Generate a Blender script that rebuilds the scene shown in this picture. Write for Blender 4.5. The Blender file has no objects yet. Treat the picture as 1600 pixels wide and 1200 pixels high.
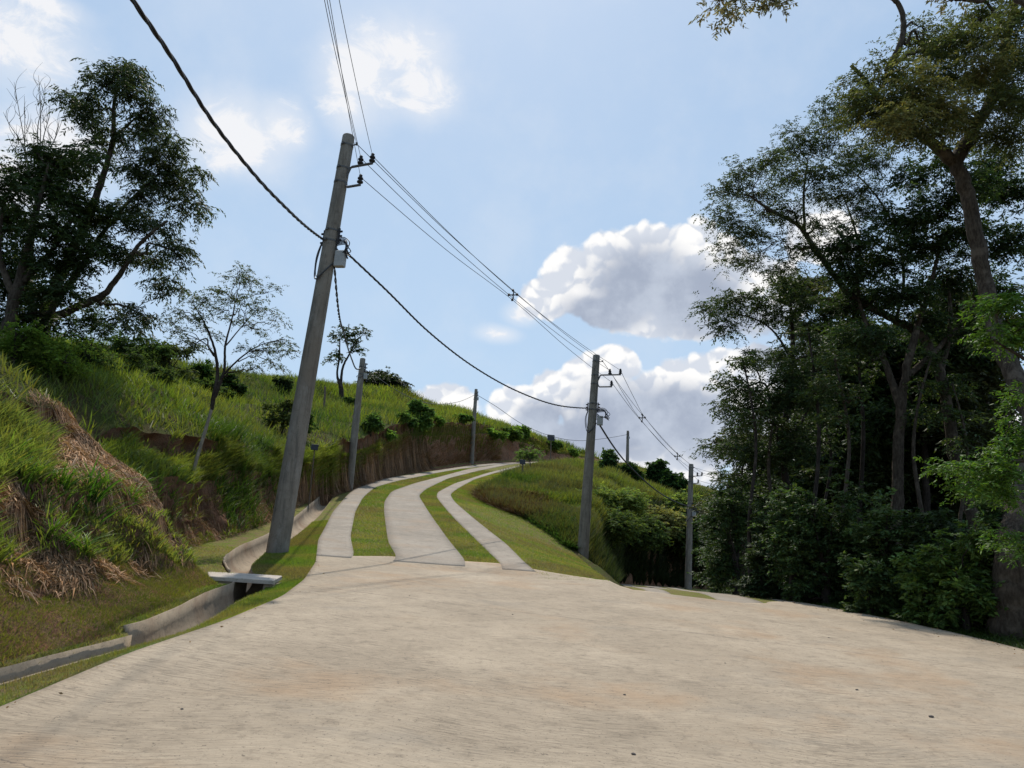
import bpy, math, random
import numpy as np
from mathutils import Matrix, Vector
random.seed(7); RNG = np.random.default_rng(11)
SC = bpy.context.scene; COL = SC.collection
# ------------------------------------------------------------------ camera, sky, sun, exposure
F = 1202.0; TH = math.atan(.22); RO = math.atan(.074); EYE = 1.6
cam = bpy.data.cameras.new('camera'); camo = bpy.data.objects.new('camera', cam); COL.objects.link(camo)
cam.sensor_width = 36; cam.lens = F/1600*36; cam.clip_start = .05; cam.clip_end = 5000
camo.matrix_world = Matrix.Translation((0, 0, EYE)) @ Matrix.Rotation(math.pi/2+TH, 4, 'X') @ Matrix.Rotation(RO, 4, 'Z')
SC.camera = camo
SUN_AZ = math.radians(-8); SUN_EL = math.radians(54)      # azimuth measured from +Y towards +X
sd = bpy.data.lights.new('sun', 'SUN'); sd.energy = 4.2; sd.angle = math.radians(.8); sd.color = (1, .93, .82)
so = bpy.data.objects.new('sun', sd); COL.objects.link(so)
sv = Vector((math.sin(SUN_AZ)*math.cos(SUN_EL), math.cos(SUN_AZ)*math.cos(SUN_EL), math.sin(SUN_EL)))
so.rotation_euler = sv.to_track_quat('Z', 'Y').to_euler(); so.location = (0, 0, 60)
SC.view_settings.view_transform = 'Standard'; SC.view_settings.look = 'None'
SC.view_settings.exposure = 0.0; SC.view_settings.gamma = 1
SC.render.engine = 'CYCLES'
SC.cycles.max_bounces = 6; SC.cycles.diffuse_bounces = 3; SC.cycles.transmission_bounces = 3; SC.cycles.transparent_max_bounces = 4

fw = np.array([0, math.cos(TH), math.sin(TH)]); R0 = np.array([1., 0, 0]); U0 = np.array([0, -math.sin(TH), math.cos(TH)])
RT = math.cos(RO)*R0+math.sin(RO)*U0; UPV = -math.sin(RO)*R0+math.cos(RO)*U0
def ray(px, py):
    d = RT*((px-800)/F)+UPV*(-(py-600)/F)+fw
    return d/d[1]
def P(px, py, D):                                          # point seen at photo pixel (px, py), D metres ahead
    d = ray(px, py)*D
    return np.array([d[0], D, d[2]+EYE])

class NT:                                                  # tiny expression helper for shader maths
    def __init__(s, tree): s.t = tree; s.n = tree.nodes; s.l = tree.links
    def node(s, typ, **kw):
        n = s.n.new(typ)
        for k, v in kw.items(): setattr(n, k, v)
        return n
    def m(s, op, *a, clamp=False):
        n = s.n.new('ShaderNodeMath'); n.operation = op; n.use_clamp = clamp
        for i, v in enumerate(a):
            if isinstance(v, (int, float)): n.inputs[i].default_value = v
            else: s.l.new(v, n.inputs[i])
        return n.outputs[0]
    def mr(s, v, a, b, c=0., d=1., smooth=True):
        n = s.n.new('ShaderNodeMapRange'); n.clamp = True
        if smooth: n.interpolation_type = 'SMOOTHSTEP'
        s.l.new(v, n.inputs[0])
        for i, q in enumerate((a, b, c, d)): n.inputs[i+1].default_value = q
        return n.outputs[0]
    def noise(s, vec, scale, detail=4, rough=.55, dist=0.):
        n = s.n.new('ShaderNodeTexNoise'); n.inputs['Scale'].default_value = scale
        n.inputs['Detail'].default_value = detail; n.inputs['Roughness'].default_value = rough; n.inputs['Distortion'].default_value = dist
        if vec is not None: s.l.new(vec, n.inputs['Vector'])
        return n.outputs[0]
    def mapping(s, vec, scale=(1, 1, 1), rot=(0, 0, 0), loc=(0, 0, 0)):
        n = s.n.new('ShaderNodeMapping'); n.inputs['Scale'].default_value = scale; n.inputs['Rotation'].default_value = rot; n.inputs['Location'].default_value = loc
        s.l.new(vec, n.inputs[0]); return n.outputs[0]
    def mix(s, f, a, b, mode='MIX'):
        n = s.n.new('ShaderNodeMix'); n.data_type = 'RGBA'; n.blend_type = mode
        for i, v in ((0, f), (6, a), (7, b)):
            if isinstance(v, (int, float)): n.inputs[i].default_value = v
            elif isinstance(v, tuple): n.inputs[i].default_value = (v+(1,))[:4]
            else: s.l.new(v, n.inputs[i])
        return n.outputs[2]

def build_world():
    w = bpy.data.worlds.new('World'); SC.world = w; w.use_nodes = True; w.cycles.sampling_method = 'MANUAL'; w.cycles.sample_map_resolution = 512
    w.node_tree.nodes.clear(); T = NT(w.node_tree)
    sky = T.node('ShaderNodeTexSky', sky_type='NISHITA', sun_disc=False, sun_elevation=SUN_EL, sun_rotation=SUN_AZ)
    sky.air_density = 1.0; sky.dust_density = 1.6; sky.ozone_density = 1.3; sky.altitude = 300
    tc = T.node('ShaderNodeTexCoord'); g = tc.outputs['Generated']
    sx = T.node('ShaderNodeSeparateXYZ'); T.l.new(g, sx.inputs[0]); x, y, z = sx.outputs
    az = T.m('ARCTAN2', x, y); el = T.m('ARCSINE', z)
    n1 = T.m('SUBTRACT', T.noise(g, 7, 6, .60), .5)
    n2 = T.m('SUBTRACT', T.noise(g, 30, 5, .6), .5)
    n3 = T.m('SUBTRACT', T.noise(T.mapping(g, loc=(3, 1, 7)), 13, 5, .62), .5)
    dn = T.node('ShaderNodeVectorMath', operation='ADD'); T.l.new(g, dn.inputs[0])
    nn = T.node('ShaderNodeTexNoise'); nn.inputs['Scale'].default_value = 18; nn.inputs['Detail'].default_value = 5; T.l.new(g, nn.inputs['Vector'])
    sc = T.node('ShaderNodeVectorMath', operation='SCALE'); sc.inputs['Scale'].default_value = .05; T.l.new(nn.outputs[1], sc.inputs[0]); T.l.new(sc.outputs[0], dn.inputs[1])
    
    def vor(vec, sc_):
        v_ = T.node('ShaderNodeTexVoronoi'); v_.inputs['Scale'].default_value = sc_; v_.feature = 'F1'; T.l.new(vec, v_.inputs['Vector']); return T.m('SUBTRACT', .5, v_.outputs[0])
    dn2 = T.node('ShaderNodeVectorMath', operation='ADD'); T.l.new(dn.outputs[0], dn2.inputs[0]); dn2.inputs[1].default_value = (-.004, .0, .009)
    pa, pb = vor(dn.outputs[0], 20), vor(dn.outputs[0], 47); pa2, pb2 = vor(dn2.outputs[0], 20), vor(dn2.outputs[0], 47)
    puff = T.m('ADD', T.m('MULTIPLY', pa, .75), T.m('MULTIPLY', pb, .45))
    emb = T.m('ADD', T.m('SUBTRACT', pa, pa2), T.m('MULTIPLY', T.m('SUBTRACT', pb, pb2), .7))
    def blobs(lst):
        acc = None
        for px, py, rx, ry in lst:
            d = ray(px, py); a0 = math.atan2(d[0], 1); e0 = math.atan2(d[2], math.hypot(d[0], 1))
            k = math.cos(e0); rx /= F*k*1.12; ry /= F
            dx = T.m('DIVIDE', T.m('SUBTRACT', az, a0), rx); dy = T.m('DIVIDE', T.m('SUBTRACT', el, e0), ry)
            f = T.m('SUBTRACT', 1., T.m('SQRT', T.m('ADD', T.m('MULTIPLY', dx, dx), T.m('MULTIPLY', dy, dy))))
            f = T.m('MULTIPLY', f, 1.0)
            acc = f if acc is None else T.m('SMOOTH_MAX', acc, f, .18)
        return acc
    # cumulus: the tall one, and the bank below it that runs on behind the trees
    cu = blobs([(850, 470, 60, 42), (900, 440, 75, 62), (960, 420, 80, 80), (1020, 420, 95, 92), (1080, 410, 90, 82), (1130, 440, 80, 72), (1190, 460, 90, 80), (1000, 485, 150, 50), (1280, 370, 80, 50), (1080, 500, 110, 40),
                (700, 628, 70, 44), (650, 640, 50, 30), (820, 640, 80, 48), (870, 612, 60, 48), (920, 585, 70, 50), (960, 570, 60, 40), (960, 640, 120, 70), (1040, 640, 120, 80), (1050, 600, 55, 45), (1120, 590, 80, 55), (1190, 590, 80, 60), (1120, 660, 160, 90), (1300, 640, 200, 120), (900, 720, 300, 80), (1400, 780, 300, 180)])
    cden = T.m('ADD', cu, T.m('ADD', T.m('ADD', T.m('MULTIPLY', n1, .34), T.m('MULTIPLY', n2, .24)), T.m('MULTIPLY', puff, .42)))
    ca = T.mr(cden, .13, .27)
    gr = blobs([(1010, 450, 120, 75), (1080, 470, 100, 70), (940, 490, 80, 38), (1130, 500, 80, 40), (990, 660, 160, 70), (900, 690, 130, 50), (1120, 690, 110, 55), (850, 655, 60, 34), (1240, 540, 90, 60), (1060, 640, 90, 50)])
    gd = T.mr(T.m('ADD', gr, T.m('ADD', T.m('MULTIPLY', n3, .55), T.m('MULTIPLY', puff, -.25))), -.18, .5)
    lum = T.mr(T.m('ADD', emb, T.m('MULTIPLY', n2, .26)), -.16, .14)
    white = T.mix(lum, (.70, .745, .83), (1.02, 1.01, 1.0)); ccol = T.mix(gd, white, T.mix(T.mr(T.m('ADD', n3, n1), -.15, .2), (.39, .445, .56), (.54, .60, .71)))
    # thin bright veils high up towards the sun
    th = blobs([(570, 120, 95, 80), (620, 80, 110, 60), (545, 160, 60, 50), (660, 140, 70, 60), (370, 215, 115, 70), (440, 200, 60, 50), (60, 0, 80, 24), (90, 225, 110, 70), (20, 60, 120, 80), (780, 522, 50, 18), (815, 490, 40, 26), (1280, 345, 80, 36), (10, 280, 90, 90)])
    nw = T.m('SUBTRACT', T.noise(T.mapping(g, (1, 1, 1.6), rot=(0, .5, 0)), 16, 7, .66, .6), .5)
    soft = T.mr(T.m('ADD', th, T.m('MULTIPLY', n1, .9)), -.25, .8); crisp = T.mr(T.m('ADD', th, T.m('ADD', T.m('MULTIPLY', nw, 2.6), T.m('MULTIPLY', n1, .6))), .35, .95)
    ta = T.m('MINIMUM', T.m('ADD', T.m('MULTIPLY', soft, .55), T.m('MULTIPLY', crisp, .55)), .92)
    veil = T.m('MULTIPLY', T.mr(T.m('ADD', n1, T.m('MULTIPLY', n3, .6)), -.15, .3), .22)
    # whitish air towards the horizon
    hz = T.mr(el, -.05, .9, .85, .80)
    # glare around the hidden sun
    ss = T.node('ShaderNodeVectorMath', operation='DOT_PRODUCT'); T.l.new(g, ss.inputs[0]); ss.inputs[1].default_value = sv
    gl = T.m('MULTIPLY', T.m('POWER', T.m('MAXIMUM', ss.outputs['Value'], 0.), 9.), .26)
    skyc = T.node('ShaderNodeVectorMath', operation='SCALE'); T.l.new(sky.outputs[0], skyc.inputs[0]); skyc.inputs['Scale'].default_value = SKY
    c = T.mix(hz, skyc.outputs[0], T.mix(T.mr(el, 0., .75), (.55, .735, .94), (.385, .58, .85)))
    c = T.mix(gl, c, (.95, .95, .96))
    c = T.mix(veil, c, (.78, .83, .90)); c = T.mix(ta, c, (.93, .93, .95)); c = T.mix(ca, c, ccol)
    bg = T.node('ShaderNodeBackground'); T.l.new(c, bg.inputs[0]); bg.inputs[1].default_value = 1.0
    out = T.node('ShaderNodeOutputWorld'); T.l.new(bg.outputs[0], out.inputs[0])
SKY = .10
build_world()

# ------------------------------------------------------------------ small helpers
def tag(o, label=None, cat=None, group=None, kind=None):
    if label: o['label'] = label
    if cat: o['category'] = cat
    if group: o['group'] = group
    if kind: o['kind'] = kind
    return o
def empty(name, loc, label, cat, group=None):
    o = bpy.data.objects.new(name, None); o.location = tuple(float(v) for v in loc); o.empty_display_size = .3; COL.objects.link(o)
    return tag(o, label, cat, group)
def mesh(name, V, Fc, mat, parent=None, col=None, smooth=False, wpos=True):
    """V Nx3, Fc MxK (all the same size) or list of such arrays; col Nx3 vertex colour of the material."""
    V = np.asarray(V, float).reshape(-1, 3)
    if parent is not None and wpos: V = V-np.array(parent.matrix_basis.translation)
    if not isinstance(Fc, list): Fc = [Fc]
    Fc = [np.asarray(f, int) for f in Fc if len(f)]
    me = bpy.data.meshes.new(name)
    me.vertices.add(len(V)); me.vertices.foreach_set('co', V.astype(np.float32).ravel())
    nl = sum(f.size for f in Fc); npol = sum(len(f) for f in Fc)
    me.loops.add(nl); me.polygons.add(npol)
    me.loops.foreach_set('vertex_index', np.concatenate([f.ravel() for f in Fc]).astype(np.int32))
    tot = np.concatenate([np.full(len(f), f.shape[1]) for f in Fc]); st = np.concatenate([[0], np.cumsum(tot)[:-1]])
    me.polygons.foreach_set('loop_start', st.astype(np.int32)); me.polygons.foreach_set('loop_total', tot.astype(np.int32))
    if smooth: me.polygons.foreach_set('use_smooth', np.ones(npol, bool))
    me.update(calc_edges=True)
    if col is not None:
        a = me.color_attributes.new('col', 'FLOAT_COLOR', 'POINT')
        c = np.ones((len(V), 4), np.float32); c[:, :3] = col; a.data.foreach_set('color', c.ravel())
    me.materials.append(mat)
    o = bpy.data.objects.new(name, me); COL.objects.link(o)
    if parent is not None: o.parent = parent
    return o
class MB:                                                   # collects shapes for ONE mesh
    def __init__(s): s.v = []; s.f = []; s.n = 0
    def add(s, V, Fs):
        V = np.asarray(V, float)
        for f in Fs: s.f.append([i+s.n for i in f])
        s.v.append(V); s.n += len(V); return s
    def box(s, c, size, rz=0., rx=0., bev=0.):
        x, y, z = np.array(size)/2; b = min(bev, x*.9, y*.9, z*.9)
        if b <= 0:
            V = np.array([[i, j, k] for i in (-x, x) for j in (-y, y) for k in (-z, z)])
            Fs = [(0, 1, 3, 2), (4, 6, 7, 5), (0, 4, 5, 1), (2, 3, 7, 6), (0, 2, 6, 4), (1, 5, 7, 3)]
        else:
            ring = lambda dx, dy, zz: [(-dx, -dy+b, zz), (-dx+b, -dy, zz), (dx-b, -dy, zz), (dx, -dy+b, zz), (dx, dy-b, zz), (dx-b, dy, zz), (-dx+b, dy, zz), (-dx, dy-b, zz)]
            V = np.array(ring(x-b, y-b, -z)+ring(x, y, -z+b)+ring(x, y, z-b)+ring(x-b, y-b, z)); Fs = [tuple(range(7, -1, -1)), tuple(range(24, 32))]
            for r in range(3): Fs += [(r*8+i, r*8+(i+1) % 8, r*8+8+(i+1) % 8, r*8+8+i) for i in range(8)]
        c1, s1 = math.cos(rx), math.sin(rx); V = V @ np.array([[1, 0, 0], [0, c1, s1], [0, -s1, c1]])
        c1, s1 = math.cos(rz), math.sin(rz); V = V @ np.array([[c1, s1, 0], [-s1, c1, 0], [0, 0, 1]])
        return s.add(V+np.array(c), Fs)
    def tube(s, pts, r, n=8, cap=True):
        V, Fq = tube_arr(np.asarray(pts, float), np.broadcast_to(np.asarray(r, float), (len(pts),)), n)
        Fs = [tuple(f) for f in Fq]
        if cap: m = len(V); Fs += [tuple(range(n-1, -1, -1)), tuple(range(m-n, m))]
        return s.add(V, Fs)
    def build(s, name, mat, parent=None, smooth=False):
        me = bpy.data.meshes.new(name); V = np.concatenate(s.v)
        if parent is not None: V = V-np.array(parent.matrix_basis.translation)
        me.from_pydata(V.tolist(), [], s.f); me.update(); me.materials.append(mat)
        if smooth:
            me.polygons.foreach_set('use_smooth', np.array([len(p.vertices) == 4 for p in me.polygons]))
        o = bpy.data.objects.new(name, me); COL.objects.link(o)
        if parent is not None: o.parent = parent
        return o
def tube_arr(pts, r, n=6):
    t = np.gradient(pts, axis=0); t /= np.linalg.norm(t, axis=1)[:, None]+1e-9
    ref = np.array([1., 0, 0]) if abs(t[:, 0]).mean() < .8 else np.array([0, 1., 0])
    a = np.cross(t, ref); a /= np.linalg.norm(a, axis=1)[:, None]+1e-9; b = np.cross(t, a)
    th = np.arange(n)*2*math.pi/n
    V = pts[:, None]+r[:, None, None]*(a[:, None]*np.cos(th)[None, :, None]+b[:, None]*np.sin(th)[None, :, None])
    i = np.arange(len(pts)-1)[:, None]*n; j = np.arange(n)[None]; k = (j+1) % n
    Fq = np.stack([i+j, i+k, i+n+k, i+n+j], -1).reshape(-1, 4)
    return V.reshape(-1, 3), Fq
def spline(pts, n=8):                                       # cubic through the points, parametrised by chord length
    p = np.asarray(pts, float)
    if len(p) < 3: return np.array([p[0]+(p[-1]-p[0])*t for t in np.linspace(0, 1, n+1)])
    h = np.maximum(np.linalg.norm(np.diff(p, axis=0), axis=1), 1e-6); d = np.diff(p, axis=0)/h[:, None]
    m = np.empty_like(p); m[1:-1] = (d[:-1]*h[1:, None]+d[1:]*h[:-1, None])/(h[1:]+h[:-1])[:, None]; m[0] = 1.5*d[0]-.5*m[1]; m[-1] = 1.5*d[-1]-.5*m[-2]
    out = []
    for i in range(len(p)-1):
        t = (np.arange(n)/n)[:, None]; H = h[i]
        out.append((2*t**3-3*t**2+1)*p[i]+(t**3-2*t**2+t)*H*m[i]+(-2*t**3+3*t**2)*p[i+1]+(t**3-t**2)*H*m[i+1])
    out.append(p[-1:]); return np.concatenate(out)
def hsh(ix, iy, s): 
    h = (ix.astype(np.int64)*374761393+iy.astype(np.int64)*668265263+s*1442695041) & 0x7fffffff
    h = ((h ^ (h >> 13))*1274126177) & 0x7fffffff
    return ((h ^ (h >> 16)) & 0xffff)/65535.
def vn(x, y, s=0):
    x = np.asarray(x, float); y = np.asarray(y, float); ix = np.floor(x); iy = np.floor(y); fx = x-ix; fy = y-iy
    fx = fx*fx*(3-2*fx); fy = fy*fy*(3-2*fy)
    a = hsh(ix, iy, s); b = hsh(ix+1, iy, s); c = hsh(ix, iy+1, s); d = hsh(ix+1, iy+1, s)
    return (a*(1-fx)+b*fx)*(1-fy)+(c*(1-fx)+d*fx)*fy
def fbm(x, y, s=0, o=4):
    r = 0; a = .5
    for i in range(o): r = r+a*(vn(x*2**i, y*2**i, s+i*7)-.5); a *= .5
    return r*2

# ------------------------------------------------------------------ materials
def new_mat(name):
    m = bpy.data.materials.new(name); m.use_nodes = True; T = NT(m.node_tree)
    bs = [n for n in T.n if n.type == 'BSDF_PRINCIPLED'][0]; return m, T, bs
def link_bump(T, bs, h, dist, strength=1.):
    b = T.node('ShaderNodeBump'); b.inputs['Distance'].default_value = dist; b.inputs['Strength'].default_value = strength
    T.l.new(h, b.inputs['Height']); T.l.new(b.outputs[0], bs.inputs['Normal'])
def objco(T): return T.node('ShaderNodeTexCoord').outputs['Object']
def plain(name, c, rough=.7, var=.25, scale=6., metal=0., bump=.003):
    m, T, bs = new_mat(name); co = objco(T); n = T.noise(co, scale, 5)
    T.l.new(T.mix(n, tuple(v*(1-var) for v in c), tuple(v*(1+var) for v in c)), bs.inputs['Base Color'])
    bs.inputs['Roughness'].default_value = rough; bs.inputs['Metallic'].default_value = metal
    if bump: link_bump(T, bs, T.noise(co, scale*8, 4), bump)
    return m
def concrete_mat(name, ca, cb, stain, broom=True):
    m, T, bs = new_mat(name); co = objco(T)
    big = T.mr(T.noise(co, .32, 5, .62), .30, .72); med = T.noise(T.mapping(co, (1, 1.25, 1)), 1.5, 7, .65)
    c = T.mix(big, ca, cb)
    c = T.mix(T.m('MULTIPLY', T.mr(med, .42, .66), .32), c, tuple(v*.70 for v in ca))
    fine = T.noise(co, 5.5, 8, .78); c = T.mix(T.m('MULTIPLY', T.mr(fine, .50, .64), .55), c, tuple(v*.60 for v in ca))
    st = T.mr(T.noise(T.mapping(co, (1, 1.1, 1), loc=(31, 4, 0)), .55, 6, .6), .50, .70)
    c = T.mix(T.m('MULTIPLY', st, .75), c, stain)
    pale = T.mr(T.noise(T.mapping(co, (1, 1.1, 1), loc=(7, 14, 0)), .75, 7, .7), .52, .74)
    c = T.mix(T.m('MULTIPLY', pale, .45), c, tuple(min(1, v*1.25) for v in cb))
    h = T.noise(co, 9, 6, .65)
    if broom:
        wv = T.noise(co, .22, 2); rot = T.mapping(co, (1, 1, 1), rot=(0, 0, .10))
        sp = T.node('ShaderNodeSeparateXYZ'); T.l.new(rot, sp.inputs[0])
        cb_ = T.node('ShaderNodeCombineXYZ'); T.l.new(T.m('MULTIPLY', sp.outputs[0], 3.2), cb_.inputs[0])
        T.l.new(T.m('MULTIPLY', T.m('ADD', sp.outputs[1], T.m('MULTIPLY', wv, 2.4)), 34), cb_.inputs[1])
        br = T.noise(cb_.outputs[0], 1.3, 5, .75)
        brk = T.mr(T.noise(co, .9, 4, .6), .40, .62, .25, 1.)
        c = T.mix(T.m('MULTIPLY', T.m('MULTIPLY', T.mr(br, .45, .66), .85), brk), c, tuple(v*.50 for v in ca))
        d2 = T.mr(T.noise(T.mapping(co, (.8, 1.3, 1), rot=(0, 0, -.06), loc=(3, 9, 0)), .9, 7, .7), .54, .68)
        c = T.mix(T.m('MULTIPLY', d2, .28), c, (.21, .19, .16))
        c = T.mix(T.m('MULTIPLY', T.mr(br, .5, .28), .28), c, tuple(min(1, v*1.3) for v in cb))
        h = T.m('ADD', h, T.m('MULTIPLY', br, .9))
    if name == 'pole_concrete':                             # rain streaks and mould running down the shaft
        rs = T.noise(T.mapping(co, (1, 1, .10)), 9, 6, .7); c = T.mix(T.m('MULTIPLY', T.mr(rs, .46, .66), .65), c, (.075, .07, .06))
        rs2 = T.noise(T.mapping(co, (1, 1, .3), loc=(5, 2, 9)), 4, 6, .7); c = T.mix(T.m('MULTIPLY', T.mr(rs2, .5, .68), .5), c, (.30, .28, .25))
    spk = T.noise(co, 34, 3, .8)
    c = T.mix(T.m('MULTIPLY', T.mr(spk, .60, .67), .75), c, (.10, .08, .06))
    spk2 = T.noise(co, 11, 5, .8)
    c = T.mix(T.m('MULTIPLY', T.mr(spk2, .63, .70), .6), c, (.13, .10, .075))
    if name == 'road_concrete':                             # hairline crack and an old pour joint
        s3 = T.node('ShaderNodeSeparateXYZ'); T.l.new(co, s3.inputs[0]); wig = T.m('SUBTRACT', T.noise(co, 1.6, 5, .7), .5)
        for a_, b_, k_, w_ in ((3.55, -.36, .30, .010), (11.35, -.34, .45, .022), (13.6, -.10, .35, .012)):
            ds = T.m('ABSOLUTE', T.m('SUBTRACT', T.m('SUBTRACT', s3.outputs[1], T.m('ADD', T.m('MULTIPLY', s3.outputs[0], b_), a_)), T.m('MULTIPLY', wig, k_)))
            c = T.mix(T.m('MULTIPLY', T.mr(ds, w_, w_*.3), .6), c, (.12, .095, .075))
    T.l.new(c, bs.inputs['Base Color']); bs.inputs['Roughness'].default_value = .9
    bs.inputs['Specular IOR Level'].default_value = .25
    link_bump(T, bs, h, .012)
    return m
M = {}
M['road'] = concrete_mat('road_concrete', (.345, .275, .197), (.435, .352, .257), (.37, .25, .152))
M['track'] = concrete_mat('track_concrete', (.28, .238, .19), (.36, .308, .25), (.32, .24, .17))
M['chan'] = concrete_mat('channel_concrete', (.25, .195, .135), (.34, .27, .19), (.20, .125, .075), False)
M['slab'] = concrete_mat('slab_concrete', (.42, .365, .31), (.50, .44, .375), (.40, .29, .2), False)
M['pole'] = concrete_mat('pole_concrete', (.185, .160, .130), (.24, .215, .18), (.18, .145, .11), False)
M['steel'] = plain('galvanised_steel', (.10, .10, .10), .7, metal=.2)
M['rubber'] = plain('black_cable', (.018, .02, .026), .55, bump=0)
M['wire'] = plain('aluminium_wire', (.07, .075, .085), .5, bump=0)
M['insul'] = plain('dark_insulator', (.02, .018, .02), .8, bump=0)
M['box'] = plain('grey_plastic', (.30, .30, .29), .6)
M['boxw'] = plain('box_label', (.75, .75, .73), .6)
M['red'] = plain('red_label', (.5, .04, .03), .6)
M['black'] = plain('black_plate', (.012, .012, .014), .6)
M['wood'] = plain('weathered_wood', (.12, .09, .065), .9, scale=12)
M['stone'] = plain('stone', (.12, .10, .085), .9, scale=30)
def bark(name, c, c2):
    m, T, bs = new_mat(name); co = objco(T)
    n = T.noise(T.mapping(co, (1, 1, .25)), 22, 6, .7); b = T.noise(co, 3.5, 4, .6)
    c0 = T.mix(T.mr(n, .35, .65), c, c2); c0 = T.mix(T.m('MULTIPLY', T.mr(b, .5, .66), .6), c0, tuple(v*1.7 for v in c2))
    T.l.new(c0, bs.inputs['Base Color']); bs.inputs['Roughness'].default_value = .95; bs.inputs['Specular IOR Level'].default_value = .1
    link_bump(T, bs, n, .03); return m
M['bark'] = bark('bark', (.038, .029, .022), (.085, .068, .052))
M['bark_pale'] = bark('pale_bark', (.085, .075, .058), (.17, .15, .12))
M['stem'] = bark('pale_stem', (.16, .14, .115), (.28, .25, .20))
M['bark_dark'] = bark('dark_bark', (.022, .018, .015), (.05, .04, .034))
def leafmat(name, trans=.35, rough=.6, spec=.25):
    m = bpy.data.materials.new(name); m.use_nodes = True; T = NT(m.node_tree); bs = [n for n in T.n if n.type == 'BSDF_PRINCIPLED'][0]
    out = [n for n in T.n if n.type == 'OUTPUT_MATERIAL'][0]
    at = T.node('ShaderNodeAttribute', attribute_name='col'); c = at.outputs['Color']
    n = T.noise(objco(T), 2.2, 4); c2 = T.mix(T.mr(n, .35, .65, 0, .35), c, T.mix(1., c, (1.35, 1.25, .9), 'MULTIPLY'))
    T.l.new(c2, bs.inputs['Base Color']); bs.inputs['Roughness'].default_value = rough; bs.inputs['Specular IOR Level'].default_value = spec
    tr = T.node('ShaderNodeBsdfTranslucent'); T.l.new(T.mix(1., c2, (1.2, 1.25, .6), 'MULTIPLY'), tr.inputs[0])
    mx = T.node('ShaderNodeMixShader'); mx.inputs[0].default_value = trans
    T.l.new(bs.outputs[0], mx.inputs[1]); T.l.new(tr.outputs[0], mx.inputs[2]); T.l.new(mx.outputs[0], out.inputs[0]); return m
M['leaf'] = leafmat('leaf', .38); M['bleaf'] = leafmat('bush_leaf', .45, .8, .08); M['grass'] = leafmat('grass_blade', .45, .55, .3); M['dry'] = leafmat('dry_blade', .10, .8, .1)
def groundmat(name, mixes, bumpd=.04, scale=5):
    """mixes: list of colours blended by patchy noise"""
    m, T, bs = new_mat(name); co = objco(T); c = mixes[0]
    for i, q in enumerate(mixes[1:]):
        n = T.noise(T.mapping(co, loc=(i*13.1, i*5.7, 0)), scale*(.12+.35*i), 6, .68)
        c = T.mix(T.mr(n, .43, .60), c, q)
    f = T.noise(co, scale*9, 5, .75); c = T.mix(T.mr(f, .3, .7, 0, 1), T.mix(1., c, (.55, .55, .55), 'MULTIPLY') , T.mix(1., c, (1.35, 1.35, 1.3), 'MULTIPLY'))
    T.l.new(c, bs.inputs['Base Color']); bs.inputs['Roughness'].default_value = 1; bs.inputs['Specular IOR Level'].default_value = .05
    link_bump(T, bs, T.m('ADD', f, T.noise(co, scale*1.5, 5, .6)), bumpd); return m
M['lawn'] = groundmat('lawn', [(.165, .185, .040), (.200, .180, .060), (.130, .170, .030), (.190, .14, .075)], .02, 6)
M['soil'] = groundmat('red_soil', [(.33, .16, .095), (.43, .23, .145), (.20, .105, .07), (.30, .18, .12)], .16, 4)
M['hill'] = groundmat('hill_ground', [(.075, .095, .025), (.10, .115, .03), (.10, .08, .04)], .10, 3)
M['floor'] = groundmat('leaf_litter', [(.06, .045, .03), (.045, .055, .02), (.09, .065, .04)], .06, 5)

# ------------------------------------------------------------------ the lie of the land: break lines running away from the camera
ZR = np.array([(-30, -2.1), (0, 0), (10, .7), (18, 1.26), (24, 1.95), (30, 2.78), (40, 4.3), (50, 5.95), (60, 7.65), (72, 9.6), (90, 12.4), (100, 13.5), (112, 14.2), (140, 15)])
ZB = np.array([(-30, -2.1), (0, 0), (10, .7), (14, .97), (17, 1.05), (25, .85), (40, .4), (58, .0), (75, -.3), (120, -.6)])
def smooth1(tab):
    ys = np.arange(tab[0, 0], tab[-1, 0], .25); zs = np.interp(ys, tab[:, 0], tab[:, 1]); k = np.ones(17)/17
    zz = np.convolve(np.pad(zs, 8, 'edge'), k, 'valid'); zz[:8] = zs[:8]; return lambda y: np.interp(y, ys, zz)
zr = smooth1(ZR); zb = smooth1(ZB)
def solve(px, py, zf, off=0.):
    d = ray(px, py); Ds = np.linspace(2, 139, 5000); g = d[2]*Ds+EYE-zf(Ds)-off
    s = np.where((g[:-1] > 0) & (g[1:] <= 0))[0]; D = Ds[s[0]] if len(s) else Ds[np.argmin(abs(g))]
    return (D, d[0]*D)


Lpix = {
 'L0': [(0, 1110), (200, 1025), (345, 975), (440, 935), (475, 908), (493, 880), (497, 845), (520, 800), (545, 772), (565, 757), (600, 748), (650, 741), (700, 733), (735, 728), (780, 724), (810, 723)],
 'L1': [(555, 873), (547, 840), (555, 800), (567, 778), (585, 762), (620, 752), (680, 740), (720, 733), (770, 727)],
 'L2': [(623, 873), (607, 850), (600, 800), (600, 785), (612, 768), (650, 755), (700, 742), (730, 734), (790, 725)],
 'L3': [(730, 880), (690, 830), (660, 785), (654, 775), (665, 765), (700, 748), (740, 738), (790, 727), (815, 724)],
 'L4': [(785, 883), (740, 840), (700, 800), (682, 778), (683, 770), (710, 756), (760, 740), (810, 728), (830, 724)],
 'L5': [(833, 892), (790, 850), (745, 815), (710, 785), (703, 773), (715, 764), (740, 750), (790, 735), (830, 727), (855, 723)]}
LX = {}
for k, l in Lpix.items():
    a = sorted(solve(px, py, zr) for px, py in l)
    LX[k] = a
LX['L0'] = [(-30, -3.6), (-8, -3.2)]+LX['L0']+[(92, 5.2), (100, 9.5), (112, 17), (130, 30)]
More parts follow.
